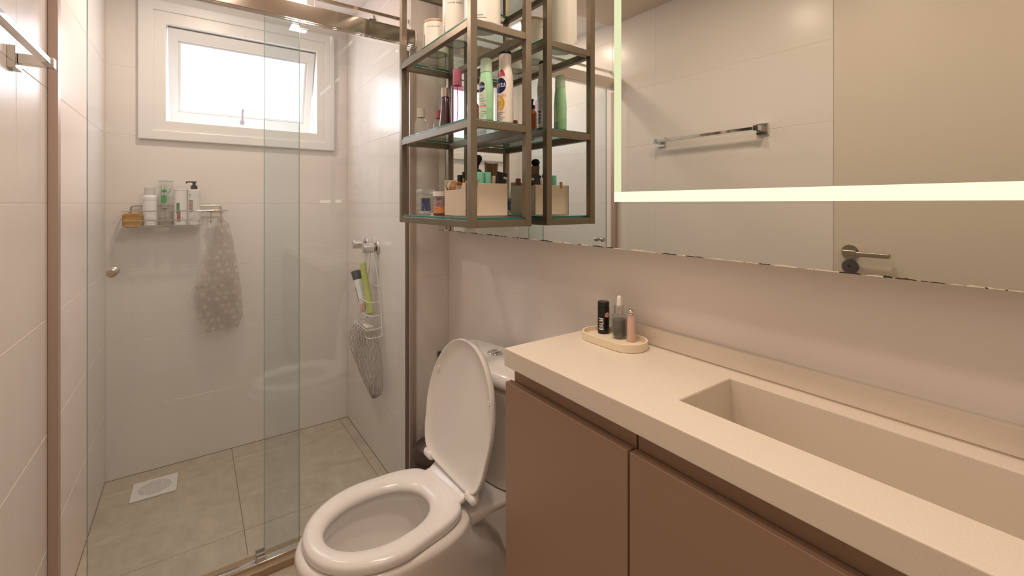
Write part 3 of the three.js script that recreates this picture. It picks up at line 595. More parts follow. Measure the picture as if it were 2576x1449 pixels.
{
  const map = canvasMap(1024, 1024, (g, w, h) => {
    g.fillStyle = '#a9dcb3'; g.fillRect(0, 0, w, h); g.fillStyle = '#9bd2a6'; g.fillRect(0, h * 0.72, w, h * 0.28);
    const cx = w * 0.75; g.fillStyle = 'rgba(226,238,226,0.75)'; g.fillRect(cx - 130, h * 0.38, 260, h * 0.6);
    g.fillStyle = '#f4f6f4'; g.beginPath(); g.ellipse(cx, h * 0.30, 116, 124, 0, 0, 7); g.fill(); g.fillStyle = '#191f4e'; g.beginPath(); g.ellipse(cx, h * 0.30, 104, 112, 0, 0, 7); g.fill();
    g.fillStyle = '#fff'; g.textAlign = 'center'; g.font = 'bold 62px serif'; g.fillText('NIVEA', cx, h * 0.32);
    g.fillStyle = '#46504a'; g.font = '34px sans-serif'; g.fillText('facial', cx, h * 0.47); g.font = '50px sans-serif'; g.fillText('TÔNICO', cx, h * 0.555); g.fillText('ADSTRINGENTE', cx, h * 0.605, 250); g.font = '26px sans-serif'; g.fillText('controle do brilho', cx, h * 0.645);
    g.fillStyle = '#e0787a'; g.fillRect(cx - 125, h * 0.665, 250, 44); g.fillStyle = '#f6e6e4'; g.font = 'bold 32px sans-serif'; g.fillText('VITAMINA', cx, h * 0.70);
    g.strokeStyle = '#2f8a3f'; g.lineWidth = 10; g.strokeRect(cx - 120, h * 0.80, 240, 44); g.fillStyle = '#5d6b62'; for (let k = 0; k < 3; k++) g.fillRect(cx - 100, h * (0.87 + k * 0.025), 200 - k * 40, 7);
    const b = w * 0.25; g.fillStyle = '#5f8f6c'; for (let k = 0; k < 15; k++) g.fillRect(b - 110, h * (0.36 + k * 0.024), 190 - (k % 4) * 22, 7); g.fillStyle = '#3f5a48'; g.fillRect(b - 100, h * 0.80, 150, 150); g.fillStyle = '#b9dcc0'; for (let k = 0; k < 8; k++) g.fillRect(b - 95 + k * 18, h * 0.81, 8, 130);
  });
  const t = thing('lotion_bottle', 'mint green oval bottle with frosted cap on the middle shelf', 'bottle', [0.6815, onMid, -1.081], 0.12);
  part(t, 'body', oval([[0, 0.0004], [0.020, 0.0004], [0.0235, 0.006], [0.0237, 0.085], [0.0215, 0.115], [0.0185, 0.139], [0.0182, 0.1425], [0, 0.1425]], 44, 0.82, 1), M('#fff', 0.32, { map }));
  part(t, 'cap', oval([[0.0178, 0.1428], [0.0185, 0.1428], [0.0172, 0.183], [0, 0.185]], 40, 0.86, 1), M('#cfe3d2', 0.4, { transmission: 0.3, thickness: 0 }));
}
{
  const map = canvasMap(1024, 1024, (g, w, h) => {
    g.fillStyle = '#ece4dc'; g.fillRect(0, 0, w, h); const cx = w * 0.765; g.textAlign = 'center';
    g.fillStyle = '#c04a62'; g.beginPath(); g.arc(cx, h * 0.335, 110, Math.PI, 2 * Math.PI); g.fill(); g.fillStyle = '#eab7bf'; g.font = 'bold 26px sans-serif'; g.fillText('NOVO', cx, h * 0.29); g.fillText('+ firme', cx, h * 0.32);
    g.fillStyle = '#f6f4f4'; g.beginPath(); g.ellipse(cx, h * 0.46, 150, 122, 0, 0, 7); g.fill(); g.fillStyle = '#171d52'; g.beginPath(); g.ellipse(cx, h * 0.46, 134, 112, 0, 0, 7); g.fill();
    g.fillStyle = '#fff'; g.font = 'bold 76px serif'; g.fillText('NIVEA', cx, h * 0.482);
    g.fillStyle = '#e88a5a'; g.font = 'bold 62px sans-serif'; g.fillText('firmador', cx, h * 0.625);
    g.strokeStyle = '#e6ac35'; g.lineWidth = 34; g.beginPath(); g.arc(cx, h * 0.715, 88, -HALF, HALF * 0.9); g.stroke(); g.fillStyle = '#f2cf74'; g.beginPath(); g.arc(cx, h * 0.715, 70, 0, 7); g.fill(); g.fillStyle = '#8d5a24'; g.font = '92px sans-serif'; g.fillText('Q10', cx, h * 0.745);
    g.fillStyle = '#e88a5a'; g.font = '40px sans-serif'; g.fillText('vitamina C', cx, h * 0.80);
    g.fillStyle = '#4b4a66'; for (let k = 0; k < 5; k++) g.fillRect(cx - 110, h * (0.835 + k * 0.026), 215 - (k % 3) * 44, 8);
    const b = w * 0.25; g.fillStyle = '#7b7890'; for (let k = 0; k < 16; k++) g.fillRect(b - 120, h * (0.36 + k * 0.022), 220 - (k % 4) * 26, 7); g.fillStyle = '#2b2a4e'; g.fillRect(b - 60, h * 0.72, 150, 40); g.fillStyle = '#6a6788'; g.fillRect(b - 60, h * 0.77, 150, 150); g.fillStyle = '#e5e0dc'; g.fillRect(b - 60, h * 0.81, 150, 5); g.fillRect(b - 60, h * 0.87, 150, 5);
  });
  const t = thing('lotion_bottle', 'cream white oval lotion bottle with navy cap beside the mint bottle', 'bottle', [0.7475, onMid, -1.081], 0.1);
  part(t, 'body', oval([[0, 0.0004], [0.024, 0.0004], [0.027, 0.006], [0.0272, 0.110], [0.026, 0.140], [0.0205, 0.170], [0.0205, 0.2085], [0, 0.2085]], 48, 0.84, 1), M('#fff', 0.28, { map }));
  part(t, 'cap', oval([[0.0195, 0.2088], [0.0207, 0.2088], [0.0205, 0.2145], [0, 0.2165]], 40, 0.84, 1), M('#17183a', 0.3));
}

// bottom level
const onLow = SHELF[0] + 0.0003;
{
  const t = thing('cotton_bud_box', 'clear plastic box of blue and white cotton buds on the lowest shelf', 'cotton bud box', [0.642, onLow, -1.405]);
  part(t, 'box', box(-0.0255, 0.0004, -0.0255, 0.0255, 0.0698, 0.0255, 0.006, 4), clearPlastic);
  part(t, 'lid', box(-0.026, 0.0705, -0.026, 0.026, 0.086, 0.026, 0.006, 3), M('#f2f3f3', 0.08, { transmission: 0.75, thickness: 0 }));
  const stems = [], tips = [];
  for (let i = 0; i < 34; i++) {
    const a = rnd() * 6.28, r = 0.019 * Math.sqrt(rnd()), x = r * Math.cos(a), z = r * Math.sin(a), tx = (rnd() - 0.5) * 0.018, tz = (rnd() - 0.5) * 0.018;
    stems.push(rod([x, 0.012, z], [x * 0.6 + tx, 0.056, z * 0.6 + tz], 0.0013, 5));
    for (const p of [[x, 0.008, z], [x * 0.6 + tx, 0.060, z * 0.6 + tz]]) tips.push(new THREE.SphereGeometry(0.0026, 6, 5).scale(1, 1.9, 1).translate(...p));
  }
  part(t, 'bud_stems', stems, M('#2a4fa0', 0.4)).userData.kind = 'stuff';
  part(t, 'bud_tips', tips, M('#f2f0ec', 0.9)).userData.kind = 'stuff';
}
{
  const map = canvasMap(512, 256, (g, w, h) => { g.fillStyle = '#c98a62'; g.fillRect(0, 0, w, h); g.fillStyle = '#a78a8c'; g.fillRect(0, 0, w, h * 0.5); for (let i = 0; i < 60; i++) { g.fillStyle = ['#6d6880', '#8d7a86', '#b3958f', '#5b5a72'][i % 4]; g.fillRect(w * rnd(), h * 0.48 * rnd(), 30, 16); } g.fillStyle = '#e09a5e'; g.fillRect(0, h * 0.58, w, h * 0.26); g.fillStyle = '#a2573a'; for (let k = 0; k < 3; k++) g.fillRect(w * 0.72, h * (0.62 + k * 0.07), 80, 5); g.fillStyle = '#7a3a2c'; g.fillRect(0, h * 0.88, w, h * 0.12); });
  const t = thing('cream_jar', 'small jar with white lid and orange label beside the cotton buds', 'jar', [0.642, onLow, -1.289]);
  part(t, 'jar', lathe(soft([[0, 0.0004], [0.0235, 0.0004], [0.0245, 0.003], [0.0245, 0.058], [0.022, 0.06]], 0.002), 36), M('#fff', 0.25, { map }));
  part(t, 'lid', lathe(soft([[0.0252, 0.0603], [0.0258, 0.0603], [0.0255, 0.0755], [0, 0.0765]], 0.002), 36), whitePlastic);
}
// organiser box with a stepped cut-out in the side facing the room
const BX0 = 0.6262, BX1 = 0.7705, BZ0 = -1.2335, BZ1 = -1.0995, BH = 0.097, BW = 0.0028;
{
  const t = thing('organiser_box', 'cream plastic organiser box full of make-up on the lowest shelf', 'organiser', [0, onLow, 0]);
  const bm = M('#e6d6c2', 0.42);
  const L = BZ1 - BZ0, s = new THREE.Shape();
  [[0, 0], [L, 0], [L, BH], [L - 0.010, BH], [L - 0.022, BH], [L - 0.030, BH - 0.018], [0.012, BH - 0.020], [0.006, BH - 0.012], [0.005, BH - 0.002], [0, BH]].forEach((p, i) => i ? s.lineTo(...p) : s.moveTo(...p)); s.closePath();
  const f = new THREE.Shape(), W = BX1 - BX0;
  [[0, 0], [W, 0], [W, BH], [0, BH]].forEach((p, i) => i ? f.lineTo(...p) : f.moveTo(...p)); f.closePath();
  const side = (x) => extrude(s, BW, 0.0007, 1).rotateY(-HALF).translate(x + BW, 0.0006, BZ0);
  part(t, 'box', [box(BX0, 0.0005, BZ0, BX1, 0.0035, BZ1, 0.001), side(BX0), extrude(f, BW, 0.0007).translate(BX0, 0.0006, BZ1 - BW), box(BX0, 0.0006, BZ0, BX1, BH + 0.013, BZ0 + BW, 0.001), box(BX1 - BW, 0.0006, BZ0, BX1, BH, BZ1, 0.001)], bm);
  part(t, 'clip', [box(0.655, BH - 0.010, BZ1 - BW - 0.0012, 0.665, BH + 0.012, BZ1 + 0.0012, 0.001)], M('#b98d70', 0.4), 'small brown clip on the rim');
  part(t, 'divider', box(BX0 + BW, 0.0036, -1.1660, BX1 - BW, BH - 0.006, -1.1640, 0.0006), bm);
}
const inBox = onLow + 0.0037;
{
  const t = thing('balm_jar', 'amber jar with white cap lying sideways in the organiser', 'jar', [0.6465, inBox + 0.0850, -1.1985], 0);
  t.rotation.set(-HALF * 0.94, 0.12, 0.1);
  part(t, 'jar', lathe(soft([[0, -0.022], [0.0150, -0.022], [0.0172, -0.018], [0.0172, -0.002], [0.0160, 0], [0.0172, 0.002], [0.0172, 0.012], [0, 0.013]], 0.003), 32), M('#cf8a22', 0.14, { clearcoat: 1, transmission: 0.2, thickness: 0 }));
  part(t, 'cap', lathe(soft([[0, 0.0133], [0.0168, 0.0133], [0.0170, 0.021], [0.012, 0.026], [0, 0.027]], 0.003), 32), M('#e5d9cf', 0.3));
}
// slim things standing in the box: kind, label, category, x, z, height, radius, material, lean
function stick(name, label, cat, x, z, hgt, r, mats, turn = [0, 0, 0], cut = 0.62) {
  const t = thing(name, label, cat, [x, inBox + 0.0006, z]); t.rotation.set(...turn); if (name === 'mint_tube') t.userData.group = 'mint green tubes in the organiser';
  part(t, 'body', lathe(soft([[0, 0.0003], [r * 0.95, 0.0003], [r, 0.003], [r, hgt * cut], [0, hgt * cut]], 0.001), 24), mats[0]);
  part(t, 'cap', lathe(soft([[0, hgt * cut + 0.0003], [r, hgt * cut + 0.0003], [r * 0.97, hgt], [0, hgt]], 0.002), 24), mats[1]);
  return t;
}
const mint = M('#86d3bb', 0.4), mint2 = M('#7fcbb3', 0.4);
stick('mint_tube', 'left one of two mint green tubes in the organiser', 'cosmetic tube', 0.682, -1.1145, 0.126, 0.0112, [mint2, mint], [0, 0, 0], 0.55);
stick('mint_tube', 'right one of two mint green tubes in the organiser', 'cosmetic tube', 0.7075, -1.1145, 0.126, 0.0112, [mint2, mint], [0, 0, 0], 0.55);
stick('beige_stick', 'beige cosmetic tube beside the black tube in the organiser', 'cosmetic tube', 0.7265, -1.1205, 0.117, 0.0062, [M('#c9b29a', 0.4), M('#cdb9a4', 0.4)], [0, 0, -0.06]);
stick('lipstick', 'terracotta lipstick tube at the mirror side of the organiser', 'lipstick', 0.7535, -1.2125, 0.118, 0.0092, [M('#b06a58', 0.4), M('#b87060', 0.4)]);
stick('black_pot', 'short black cap showing above the organiser edge', 'cosmetic tube', 0.671, -1.2165, 0.122, 0.0085, [blackPlastic, blackPlastic], [0, 0, 0], 0.7);
stick('mascara', 'slim gold and black mascara in the organiser', 'mascara', 0.678, -1.195, 0.131, 0.0042, [M('#b98f3a', 0.25, { metalness: 0.9 }), blackPlastic], [0, 0, 0.05], 0.84);
{
  const t = thing('black_tube', 'black squeeze tube with white script leaning in the organiser', 'cosmetic tube', [0.7375, inBox + 0.006, -1.1145]); t.rotation.set(0, 0, -0.19); t.scale.setScalar(1.07);
  const map = canvasMap(256, 256, (g, w, h) => { g.fillStyle = '#121117'; g.fillRect(0, 0, w, h); g.strokeStyle = '#c9c6c2'; g.lineWidth = 4; g.beginPath(); for (let i = 0; i < 40; i++) { const x = w * 0.80 + i * 1.05, y = h * 0.26 + Math.sin(i * 1.7) * 7; i ? g.lineTo(x % w, y) : g.moveTo(x, y); } g.stroke(); });
  const ring = (y, a, b) => { const r = []; for (let i = 0; i < 28; i++) { const q = i / 28 * 2 * Math.PI; r.push([a * Math.cos(q), y, -b * Math.sin(q)]); } return r; };
  part(t, 'tube', loft([ring(0.02, 0.0115, 0.0105), ring(0.05, 0.0125, 0.0095), ring(0.085, 0.0160, 0.005), ring(0.104, 0.0185, 0.0018), ring(0.116, 0.0188, 0.0010)], true, true), M('#fff', 0.3, { map }));
  part(t, 'cap', lathe(soft([[0, 0.0], [0.0105, 0.0], [0.0112, 0.0196], [0, 0.0196]], 0.002), 24), blackPlastic);
}
function brush(label, x, z, hgt, r, turn) {
  const t = thing('makeup_brush', label, 'brush', [x, inBox + 0.0006, z], 0, 'make-up brushes in the organiser'); t.rotation.set(...turn);
  part(t, 'handle', lathe(soft([[0, 0.0003], [0.003, 0.0003], [0.0035, 0.02], [0.0042, hgt - 0.055], [0.0055, hgt - 0.035], [0, hgt - 0.035]], 0.001), 16), blackPlastic);
  part(t, 'bristles', lathe([[0.0053, hgt - 0.0345], [0.009, hgt - 0.026], [r, hgt - 0.014], [r * 0.92, hgt - 0.007], [r * 0.6, hgt - 0.0015], [0, hgt]], 24), M('#1b1218', 0.9), 'dark dome of bristles');
}
brush('taller dark make-up brush standing in the organiser behind the steel post', 0.7005, -1.1775, 0.184, 0.0145, [0.02, 0, -0.05]);
brush('shorter dark make-up brush just behind the mint tubes', 0.6905, -1.142, 0.137, 0.0135, [0, 0, 0]);
{
  const t = thing('brown_pouch', 'brown translucent sachet standing upright behind the mint tubes', 'pouch', [0.7435, inBox + 0.001, -1.150]); t.rotation.y = 0.12;
  const g = new THREE.BoxGeometry(0.052, 0.158, 0.006, 8, 12, 1), P = g.attributes.position;
  for (let i = 0; i < P.count; i++) { const y = P.getY(i) / 0.158 + 0.5, x = P.getX(i); P.setX(i, x * (0.80 + 0.28 * y * y)); P.setZ(i, P.getZ(i) * (1.5 - 1.3 * y) + 0.002 * Math.sin(x * 160)); P.setY(i, P.getY(i) + 0.079 - (y > 0.99 ? 0.002 * Math.cos(x * 75) : 0)); }
  g.computeVertexNormals(); part(t, 'sachet', g, M('#6b4c23', 0.2, { transmission: 0.35, thickness: 0, clearcoat: 0.5 }));
}

// ------------------------------------------------------------------ shower: wire shelf on the window wall and what stands in it
const SY = H - 0.1055;                       // top of the shelf's bottom wires
{
  const t = thing('wire_shelf', 'chrome wire shower shelf on the wall under the window', 'shower shelf', [0, H, 0]);
  const zf = -2.575, zb = ZB + 0.012, r = 0.0024;
  part(t, 'wall_bracket', [wire([[-0.236, -0.055, zb], [-0.236, -0.010, zb], [0.110, -0.010, zb], [0.110, -0.055, zb]], 0.0036, 0.014), rod([-0.236, -0.03, ZB + 0.0004], [-0.236, -0.03, zb], 0.004), rod([0.110, -0.03, ZB + 0.0004], [0.110, -0.03, zb], 0.004)], satin);
  part(t, 'upper_rail', [wire([[-0.260, -0.034, zb + 0.006], [-0.260, -0.034, zf], [0.136, -0.034, zf], [0.136, -0.034, zf - 0.03], [0.100, -0.036, zb + 0.006]], r, 0.012)], chrome);
  part(t, 'middle_rail', wire([[-0.253, -0.0765, zb + 0.006], [-0.253, -0.0765, zf + 0.003], [0.024, -0.0765, zf + 0.003], [0.024, -0.0765, zb + 0.006]], r, 0.01), chrome);
  const bottom = [wire([[-0.253, -0.1005, zb + 0.006], [-0.253, -0.1005, zf], [0.026, -0.1005, zf], [0.026, -0.1005, zb + 0.006]], r, 0.01, true)];
  for (let i = 1; i < 8; i++) { const z = zf + (zb - zf) * i / 8; bottom.push(rod([-0.251, -0.1075, z], [0.024, -0.1075, z], 0.0016, 6)); }
  for (const x of [-0.2, -0.11, -0.03]) bottom.push(wire([[x, -0.034, zb + 0.003], [x, -0.1105, zb + 0.003], [x, -0.1105, zf], [x, -0.1005, zf + 0.001]], 0.0017, 0.006));
  part(t, 'basket', bottom, chrome);
  const dish = []; for (let i = 0; i < 5; i++) dish.push(wire([[0.036 + i * 0.02, -0.034, zf - 0.001], [0.036 + i * 0.02, -0.046, zf - 0.018], [0.036 + i * 0.02, -0.046, zb + 0.022], [0.036 + i * 0.02, -0.034, zb + 0.006]], 0.0014, 0.008));
  dish.push(rod([0.03, -0.034, zb + 0.006], [0.105, -0.034, zb + 0.006], 0.002));
  part(t, 'soap_dish', dish, chrome);
  for (const x of [0.066, 0.106]) part(t, 'hook', wire([[x, -0.034, zf - 0.012], [x, -0.090, zf - 0.012], [x, -0.093, zf - 0.002], [x, -0.084, zf + 0.003]], 0.002, 0.006), satin);
}
single('soap', 'cream oval bar of soap in the wire soap dish', 'soap', new THREE.SphereGeometry(1, 28, 18).scale(0.036, 0.0085, 0.024), M('#e6c99c', 0.45), [0.078, H - 0.0355, -2.617]);
{
  const g = new THREE.BoxGeometry(0.070, 0.060, 0.066, 26, 22, 22), P = g.attributes.position, v = V3(0, 0, 0);
  for (let i = 0; i < P.count; i++) { v.set(P.getX(i), P.getY(i), P.getZ(i)); const k = 1 - 0.10 * (Math.abs(v.x / 0.035) ** 6 * Math.abs(v.y / 0.03) ** 6 + Math.abs(v.x / 0.035) ** 6 * Math.abs(v.z / 0.033) ** 6); v.multiplyScalar(k + 0.045 * noise.noise(v.x * 300, v.y * 300, v.z * 300) + 0.03 * noise.noise(v.x * 90, v.y * 90, v.z * 90 + 4)); P.setXYZ(i, v.x, v.y, v.z); }
  const w = mergeVertices((g.deleteAttribute('normal'), g.deleteAttribute('uv'), g)); w.computeVertexNormals();
  single('sponge', 'mustard brown bath sponge at the left end of the wire shelf', 'sponge', w, M('#b98a45', 0.95), [-0.2235, H - 0.0745, -2.618]);
}
{
  const t = thing('pump_foam_bottle', 'white plastic bottle with stepped neck beside the sponge', 'bottle', [-0.164, SY + 0.0003, -2.617]);
  part(t, 'body', lathe(soft([[0, 0.0004], [0.024, 0.0004], [0.0265, 0.004], [0.0265, 0.116], [0.025, 0.1195], [0, 0.1195]], 0.003), 36), whitePlastic);
  part(t, 'collar', lathe(soft([[0.025, 0.1198], [0.0268, 0.121], [0.0268, 0.136], [0.024, 0.1385], [0.020, 0.144], [0, 0.144]], 0.002), 36), whitePlastic);
  part(t, 'cap', lathe(soft([[0.0195, 0.1443], [0.0198, 0.179], [0.017, 0.183], [0, 0.184]], 0.002), 32), M('#e9e6e2', 0.2, { transmission: 0.3, thickness: 0 }));
}
{
  const t = thing('clear_bottle', 'tall clear bottle with green leaf print on the wire shelf', 'bottle', [-0.1065, SY + 0.0003, -2.622]);
  part(t, 'bottle', lathe(soft([[0, 0.0004], [0.025, 0.0004], [0.0285, 0.005], [0.0285, 0.207]], 0.003), 32), M('#f7f9f7', 0.03, { transmission: 0.96, thickness: 0, ior: 1.45 }));
  part(t, 'lid', lathe(soft([[0.027, 0.2074], [0.0288, 0.2074], [0.0288, 0.211], [0, 0.2115]], 0.001), 32), M('#d9dad6', 0.1, { transmission: 0.5, thickness: 0 }));
  part(t, 'content', lathe(soft([[0, 0.003], [0.0265, 0.003], [0.0265, 0.042], [0, 0.042]], 0.002), 28), M('#cfc3b4', 0.2, { transmission: 0.45, thickness: 0 }));
  const leaf = new THREE.SphereGeometry(1, 14, 10);
  part(t, 'leaf_print', [leaf.clone().scale(0.0105, 0.020, 0.0008).translate(-0.006, 0.126, 0.0292), leaf.clone().scale(0.010, 0.0075, 0.0008).translate(-0.005, 0.163, 0.0288)], M('#3f9a5a', 0.5), 'green printed leaves');
  part(t, 'dark_print', [wire([[0.002, 0.152, 0.0288], [0.014, 0.158, 0.0262], [0.018, 0.174, 0.0235]], 0.0011, 0.008), rod([-0.016, 0.075, 0.0243], [-0.016, 0.19, 0.0243], 0.0008), rod([-0.004, 0.165, 0.0288], [-0.003, 0.19, 0.0288], 0.0008), box(-0.012, 0.080, 0.0275, 0.006, 0.083, 0.0292, 0.0006), box(-0.010, 0.074, 0.0275, 0.002, 0.077, 0.0292, 0.0006)], M('#44524a', 0.5));
}
{
  const map = canvasMap(512, 512, (g, w, h) => { g.fillStyle = '#ece7e2'; g.fillRect(0, 0, w, h); const x = w * 0.90; g.fillStyle = '#3d8a63'; g.fillRect(x, h * 0.36, 40, h * 0.3); g.fillStyle = '#a5725f'; g.fillRect(x + 6, h * 0.56, 62, h * 0.32); g.fillStyle = '#5a6a60'; g.fillRect(x + 8, h * 0.34, 8, 100); g.fillRect(x + 30, h * 0.34, 8, 60); });
  const t = thing('tapered_can', 'white oval bottle with green and brown label on the wire shelf', 'bottle', [-0.0515, SY + 0.0003, -2.615]);
  part(t, 'body', lathe(soft([[0, 0.0004], [0.025, 0.0004], [0.0268, 0.004], [0.0255, 0.1665]], 0.002), 36), M('#fff', 0.35, { map }));
  part(t, 'cap', lathe(soft([[0.0255, 0.167], [0.0262, 0.168], [0.0262, 0.1725], [0, 0.1745]], 0.0015), 36), whitePlastic);
}
{
  const map = canvasMap(512, 512, (g, w, h) => { g.fillStyle = '#e3dfdb'; g.fillRect(0, 0, w, h); g.fillStyle = '#a08878'; g.fillRect(w * 0.86, h * 0.30, 56, h * 0.33); g.fillStyle = '#d8cfc6'; for (let k = 0; k < 7; k++) g.fillRect(w * 0.87, h * (0.34 + k * 0.04), 46 - (k % 3) * 8, 5); g.fillStyle = '#8b776b'; g.fillRect(w * 0.86, h * 0.14, 34, 14); g.fillRect(w * 0.86, h * 0.20, 26, 10); g.fillStyle = '#3b3632'; g.fillRect(w * 0.12, h * 0.2, 8, 12); });
  const t = thing('soap_pump', 'white cylindrical pump bottle with black pump on the wire shelf', 'pump bottle', [0.0, SY + 0.0003, -2.615]);
  part(t, 'body', lathe(soft([[0, 0.0004], [0.0245, 0.0004], [0.0262, 0.004], [0.0262, 0.1705], [0.010, 0.1735]], 0.003), 36), M('#fff', 0.3, { map }));
  part(t, 'pump', [lathe(soft([[0.0135, 0.1738], [0.0135, 0.190], [0.0068, 0.193], [0.0068, 0.2095], [0, 0.2105]], 0.001), 26), box(-0.030, 0.205, -0.005, 0.010, 0.2115, 0.005, 0.0025, 2), box(-0.0325, 0.2005, -0.004, -0.026, 0.2085, 0.004, 0.002)], blackPlastic);
}
// sheer dotted glove hanging from the hook
{
  const rowsG = [[1.181, 0.0935, 0.1165], [1.150, 0.082, 0.140], [1.077, 0.0629, 0.1569], [0.94, 0.0184, 0.179], [0.813, -0.0128, 0.1945], [0.743, -0.0035, 0.1997], [0.683, 0.0137, 0.2014], [0.636, 0.0421, 0.1825]];
  const at = (v) => { const f = v * (rowsG.length - 1), i = Math.min(rowsG.length - 2, Math.floor(f)), k = f - i; return rowsG[i].map((a, j) => a + (rowsG[i + 1][j] - a) * k); };
  const sheet = (z0, amp, ph, v1, u0, u1) => {
    const nu = 26, nv = 44, pos = [], uv = [], idx = [];
    for (let j = 0; j <= nv; j++) for (let i = 0; i <= nu; i++) {
      const v = v1 * j / nv, u = u0 + (u1 - u0) * i / nu, [y, l, r] = at(v), x = l + (r - l) * u;
      const fold = amp * (0.25 + v) * Math.sin(u * 9 + ph + v * 1.5) + amp * 0.5 * noise.noise(x * 30, y * 18, ph);
      pos.push(x, y - (j === nv ? 0.012 * Math.abs(Math.sin(u * 7 + ph)) : 0), z0 + fold); uv.push(x / 0.20 + 0.05 * Math.sin(y * 23), y / 0.20);
    }
    for (let j = 0; j < nv; j++) for (let i = 0; i < nu; i++) { const a = j * (nu + 1) + i; idx.push(a, a + nu + 1, a + 1, a + 1, a + nu + 1, a + nu + 2); }
    const g = new THREE.BufferGeometry(); g.setAttribute('position', new THREE.Float32BufferAttribute(pos, 3)); g.setAttribute('uv', new THREE.Float32BufferAttribute(uv, 2)); g.setIndex(idx); g.computeVertexNormals(); return g;
  };
  const dots = canvasMap(512, 512, (g, w, h) => { g.fillStyle = '#cfc4ba'; g.fillRect(0, 0, w, h); seed = 21; for (let i = 0; i < 6; i++) for (let j = 0; j < 6; j++) { g.fillStyle = (i * 3 + j) % 4 ? '#e6ddd4' : '#b8aca0'; g.beginPath(); g.arc(((i + 0.5 + (j % 2) * 0.5) % 6 * w / 6 + (rnd() - 0.5) * 30), (j + 0.5) * h / 6 + (rnd() - 0.5) * 34, 19 + rnd() * 9, 0, 7); g.fill(); } });
  dots.wrapS = dots.wrapT = THREE.RepeatWrapping;
  const cloth = M('#ffffff', 1, { map: dots, transmission: 0.5, thickness: 0, side: THREE.DoubleSide, transparent: true, opacity: 0.36 });
  const t = thing('bath_mitt', 'sheer dotted bath mitt hanging from the hook of the wire shelf', 'bath mitt', [0, 0, 0]);
  part(t, 'front_layer', sheet(-2.612, 0.007, 0.5, 1, 0, 1), cloth);
  part(t, 'back_layer', sheet(-2.632, 0.008, 2.2, 1, 0.12, 1), cloth);
  part(t, 'folded_flap', (() => { const g = sheet(-2.600, 0.006, 4, 1, 0.05, 0.85); const P = g.attributes.position; for (let i = 0; i < P.count; i++) if (P.getY(i) > 0.86) P.setY(i, 0.86 + (P.getX(i) - 0.09) * 0.35); g.computeVertexNormals(); return g; })(), cloth);
  part(t, 'loop', wire([[0.104, 1.178, -2.618], [0.1062, 1.1635, -2.5846], [0.108, 1.178, -2.604]], 0.0012, 0.008), M('#d8cfc6', 0.8));
}

// ------------------------------------------------------------------ shower: valves and white wire rack on the right wall
function valve(label, z, y) {
  const t = thing('shower_valve', label, 'shower valve', [XS, y, z], 0, 'shower valves on the right shower wall');
  part(t, 'rosette', lathe(soft([[0, 0.011], [0.026, 0.011], [0.033, 0.006], [0.0345, 0.0004], [0, 0.0004]], 0.003), 36).rotateZ(HALF), chrome);
  part(t, 'stem', lathe([[0, 0.0113], [0.015, 0.0113], [0.015, 0.0228], [0, 0.0228]], 28).rotateZ(HALF), satin);
  part(t, 'handle', lathe(soft([[0, 0.0232], [0.0245, 0.0232], [0.0235, 0.072], [0, 0.0735]], 0.003), 36).rotateZ(HALF), chrome);
}
valve('nearer round chrome shower valve carrying the white wire rack', -2.155, H - 0.2155);
valve('farther round chrome shower valve near the window corner', -2.325, H - 0.2085);
{
  const t = thing('shower_rack', 'white wire rack hung over the nearer shower valve', 'shower rack', [0, H, 0]);
  const x = XS - 0.0145, m = whitePlastic, r = 0.0022, xf = 0.668;
  part(t, 'side_wires', wire([[x, -0.615, -2.285], [x + 0.008, -0.50, -2.278], [x, -0.40, -2.263], [x - 0.001, -0.165, -2.1905], [x - 0.001, -0.160, -2.183], [x - 0.001, -0.165, -2.177], [x, -0.40, -2.105], [x + 0.008, -0.50, -2.088], [x, -0.615, -2.050]], r, 0.02), m);
  part(t, 'cross_wire', rod([x + 0.003, -0.40, -2.262], [x + 0.003, -0.40, -2.107], r), m);
  const ring = (y, z0, z1) => wire([[x + 0.003, y, z0], [xf + 0.012, y, z0 - 0.004], [xf, y, z0 + 0.03], [xf, y, z1 - 0.03], [xf + 0.012, y, z1 + 0.002], [x + 0.003, y, z1]], r, 0.022);
  part(t, 'basket', [ring(-0.468, -2.270, -2.093), ring(-0.532, -2.274, -2.084), ...[0, 1, 2, 3].map((i) => rod([x - 0.006 - i * 0.010, -0.535, -2.262], [x - 0.006 - i * 0.010, -0.535, -2.092], 0.0014, 6))], m);
  const tray = [wire([[x + 0.002, -0.585, -2.272], [xf - 0.018, -0.588, -2.272], [xf - 0.018, -0.588, -2.064], [x + 0.002, -0.585, -2.060]], r, 0.012)];
  for (let i = 0; i < 6; i++) tray.push(wire([[x - 0.002 - i * 0.0125, -0.588, -2.27], [x - 0.002 - i * 0.0125, -0.603, -2.24], [x - 0.002 - i * 0.0125, -0.603, -2.09], [x - 0.002 - i * 0.0125, -0.588, -2.064]], 0.0013, 0.02));
  part(t, 'soap_tray', tray, m);
  part(t, 'towel_loop', wire([[x, -0.605, -2.053], [x, -0.622, -2.051], [xf - 0.01, -0.625, -2.050], [xf - 0.014, -0.625, -2.10]], r, 0.012), m);
}
single('soap', 'small white soap bar in the tray of the wire rack', 'soap', box(-0.018, -0.0065, -0.032, 0.018, 0.0065, 0.032, 0.006, 4), M('#efe7dc', 0.5), [0.688, H - 0.5955, -2.165]);
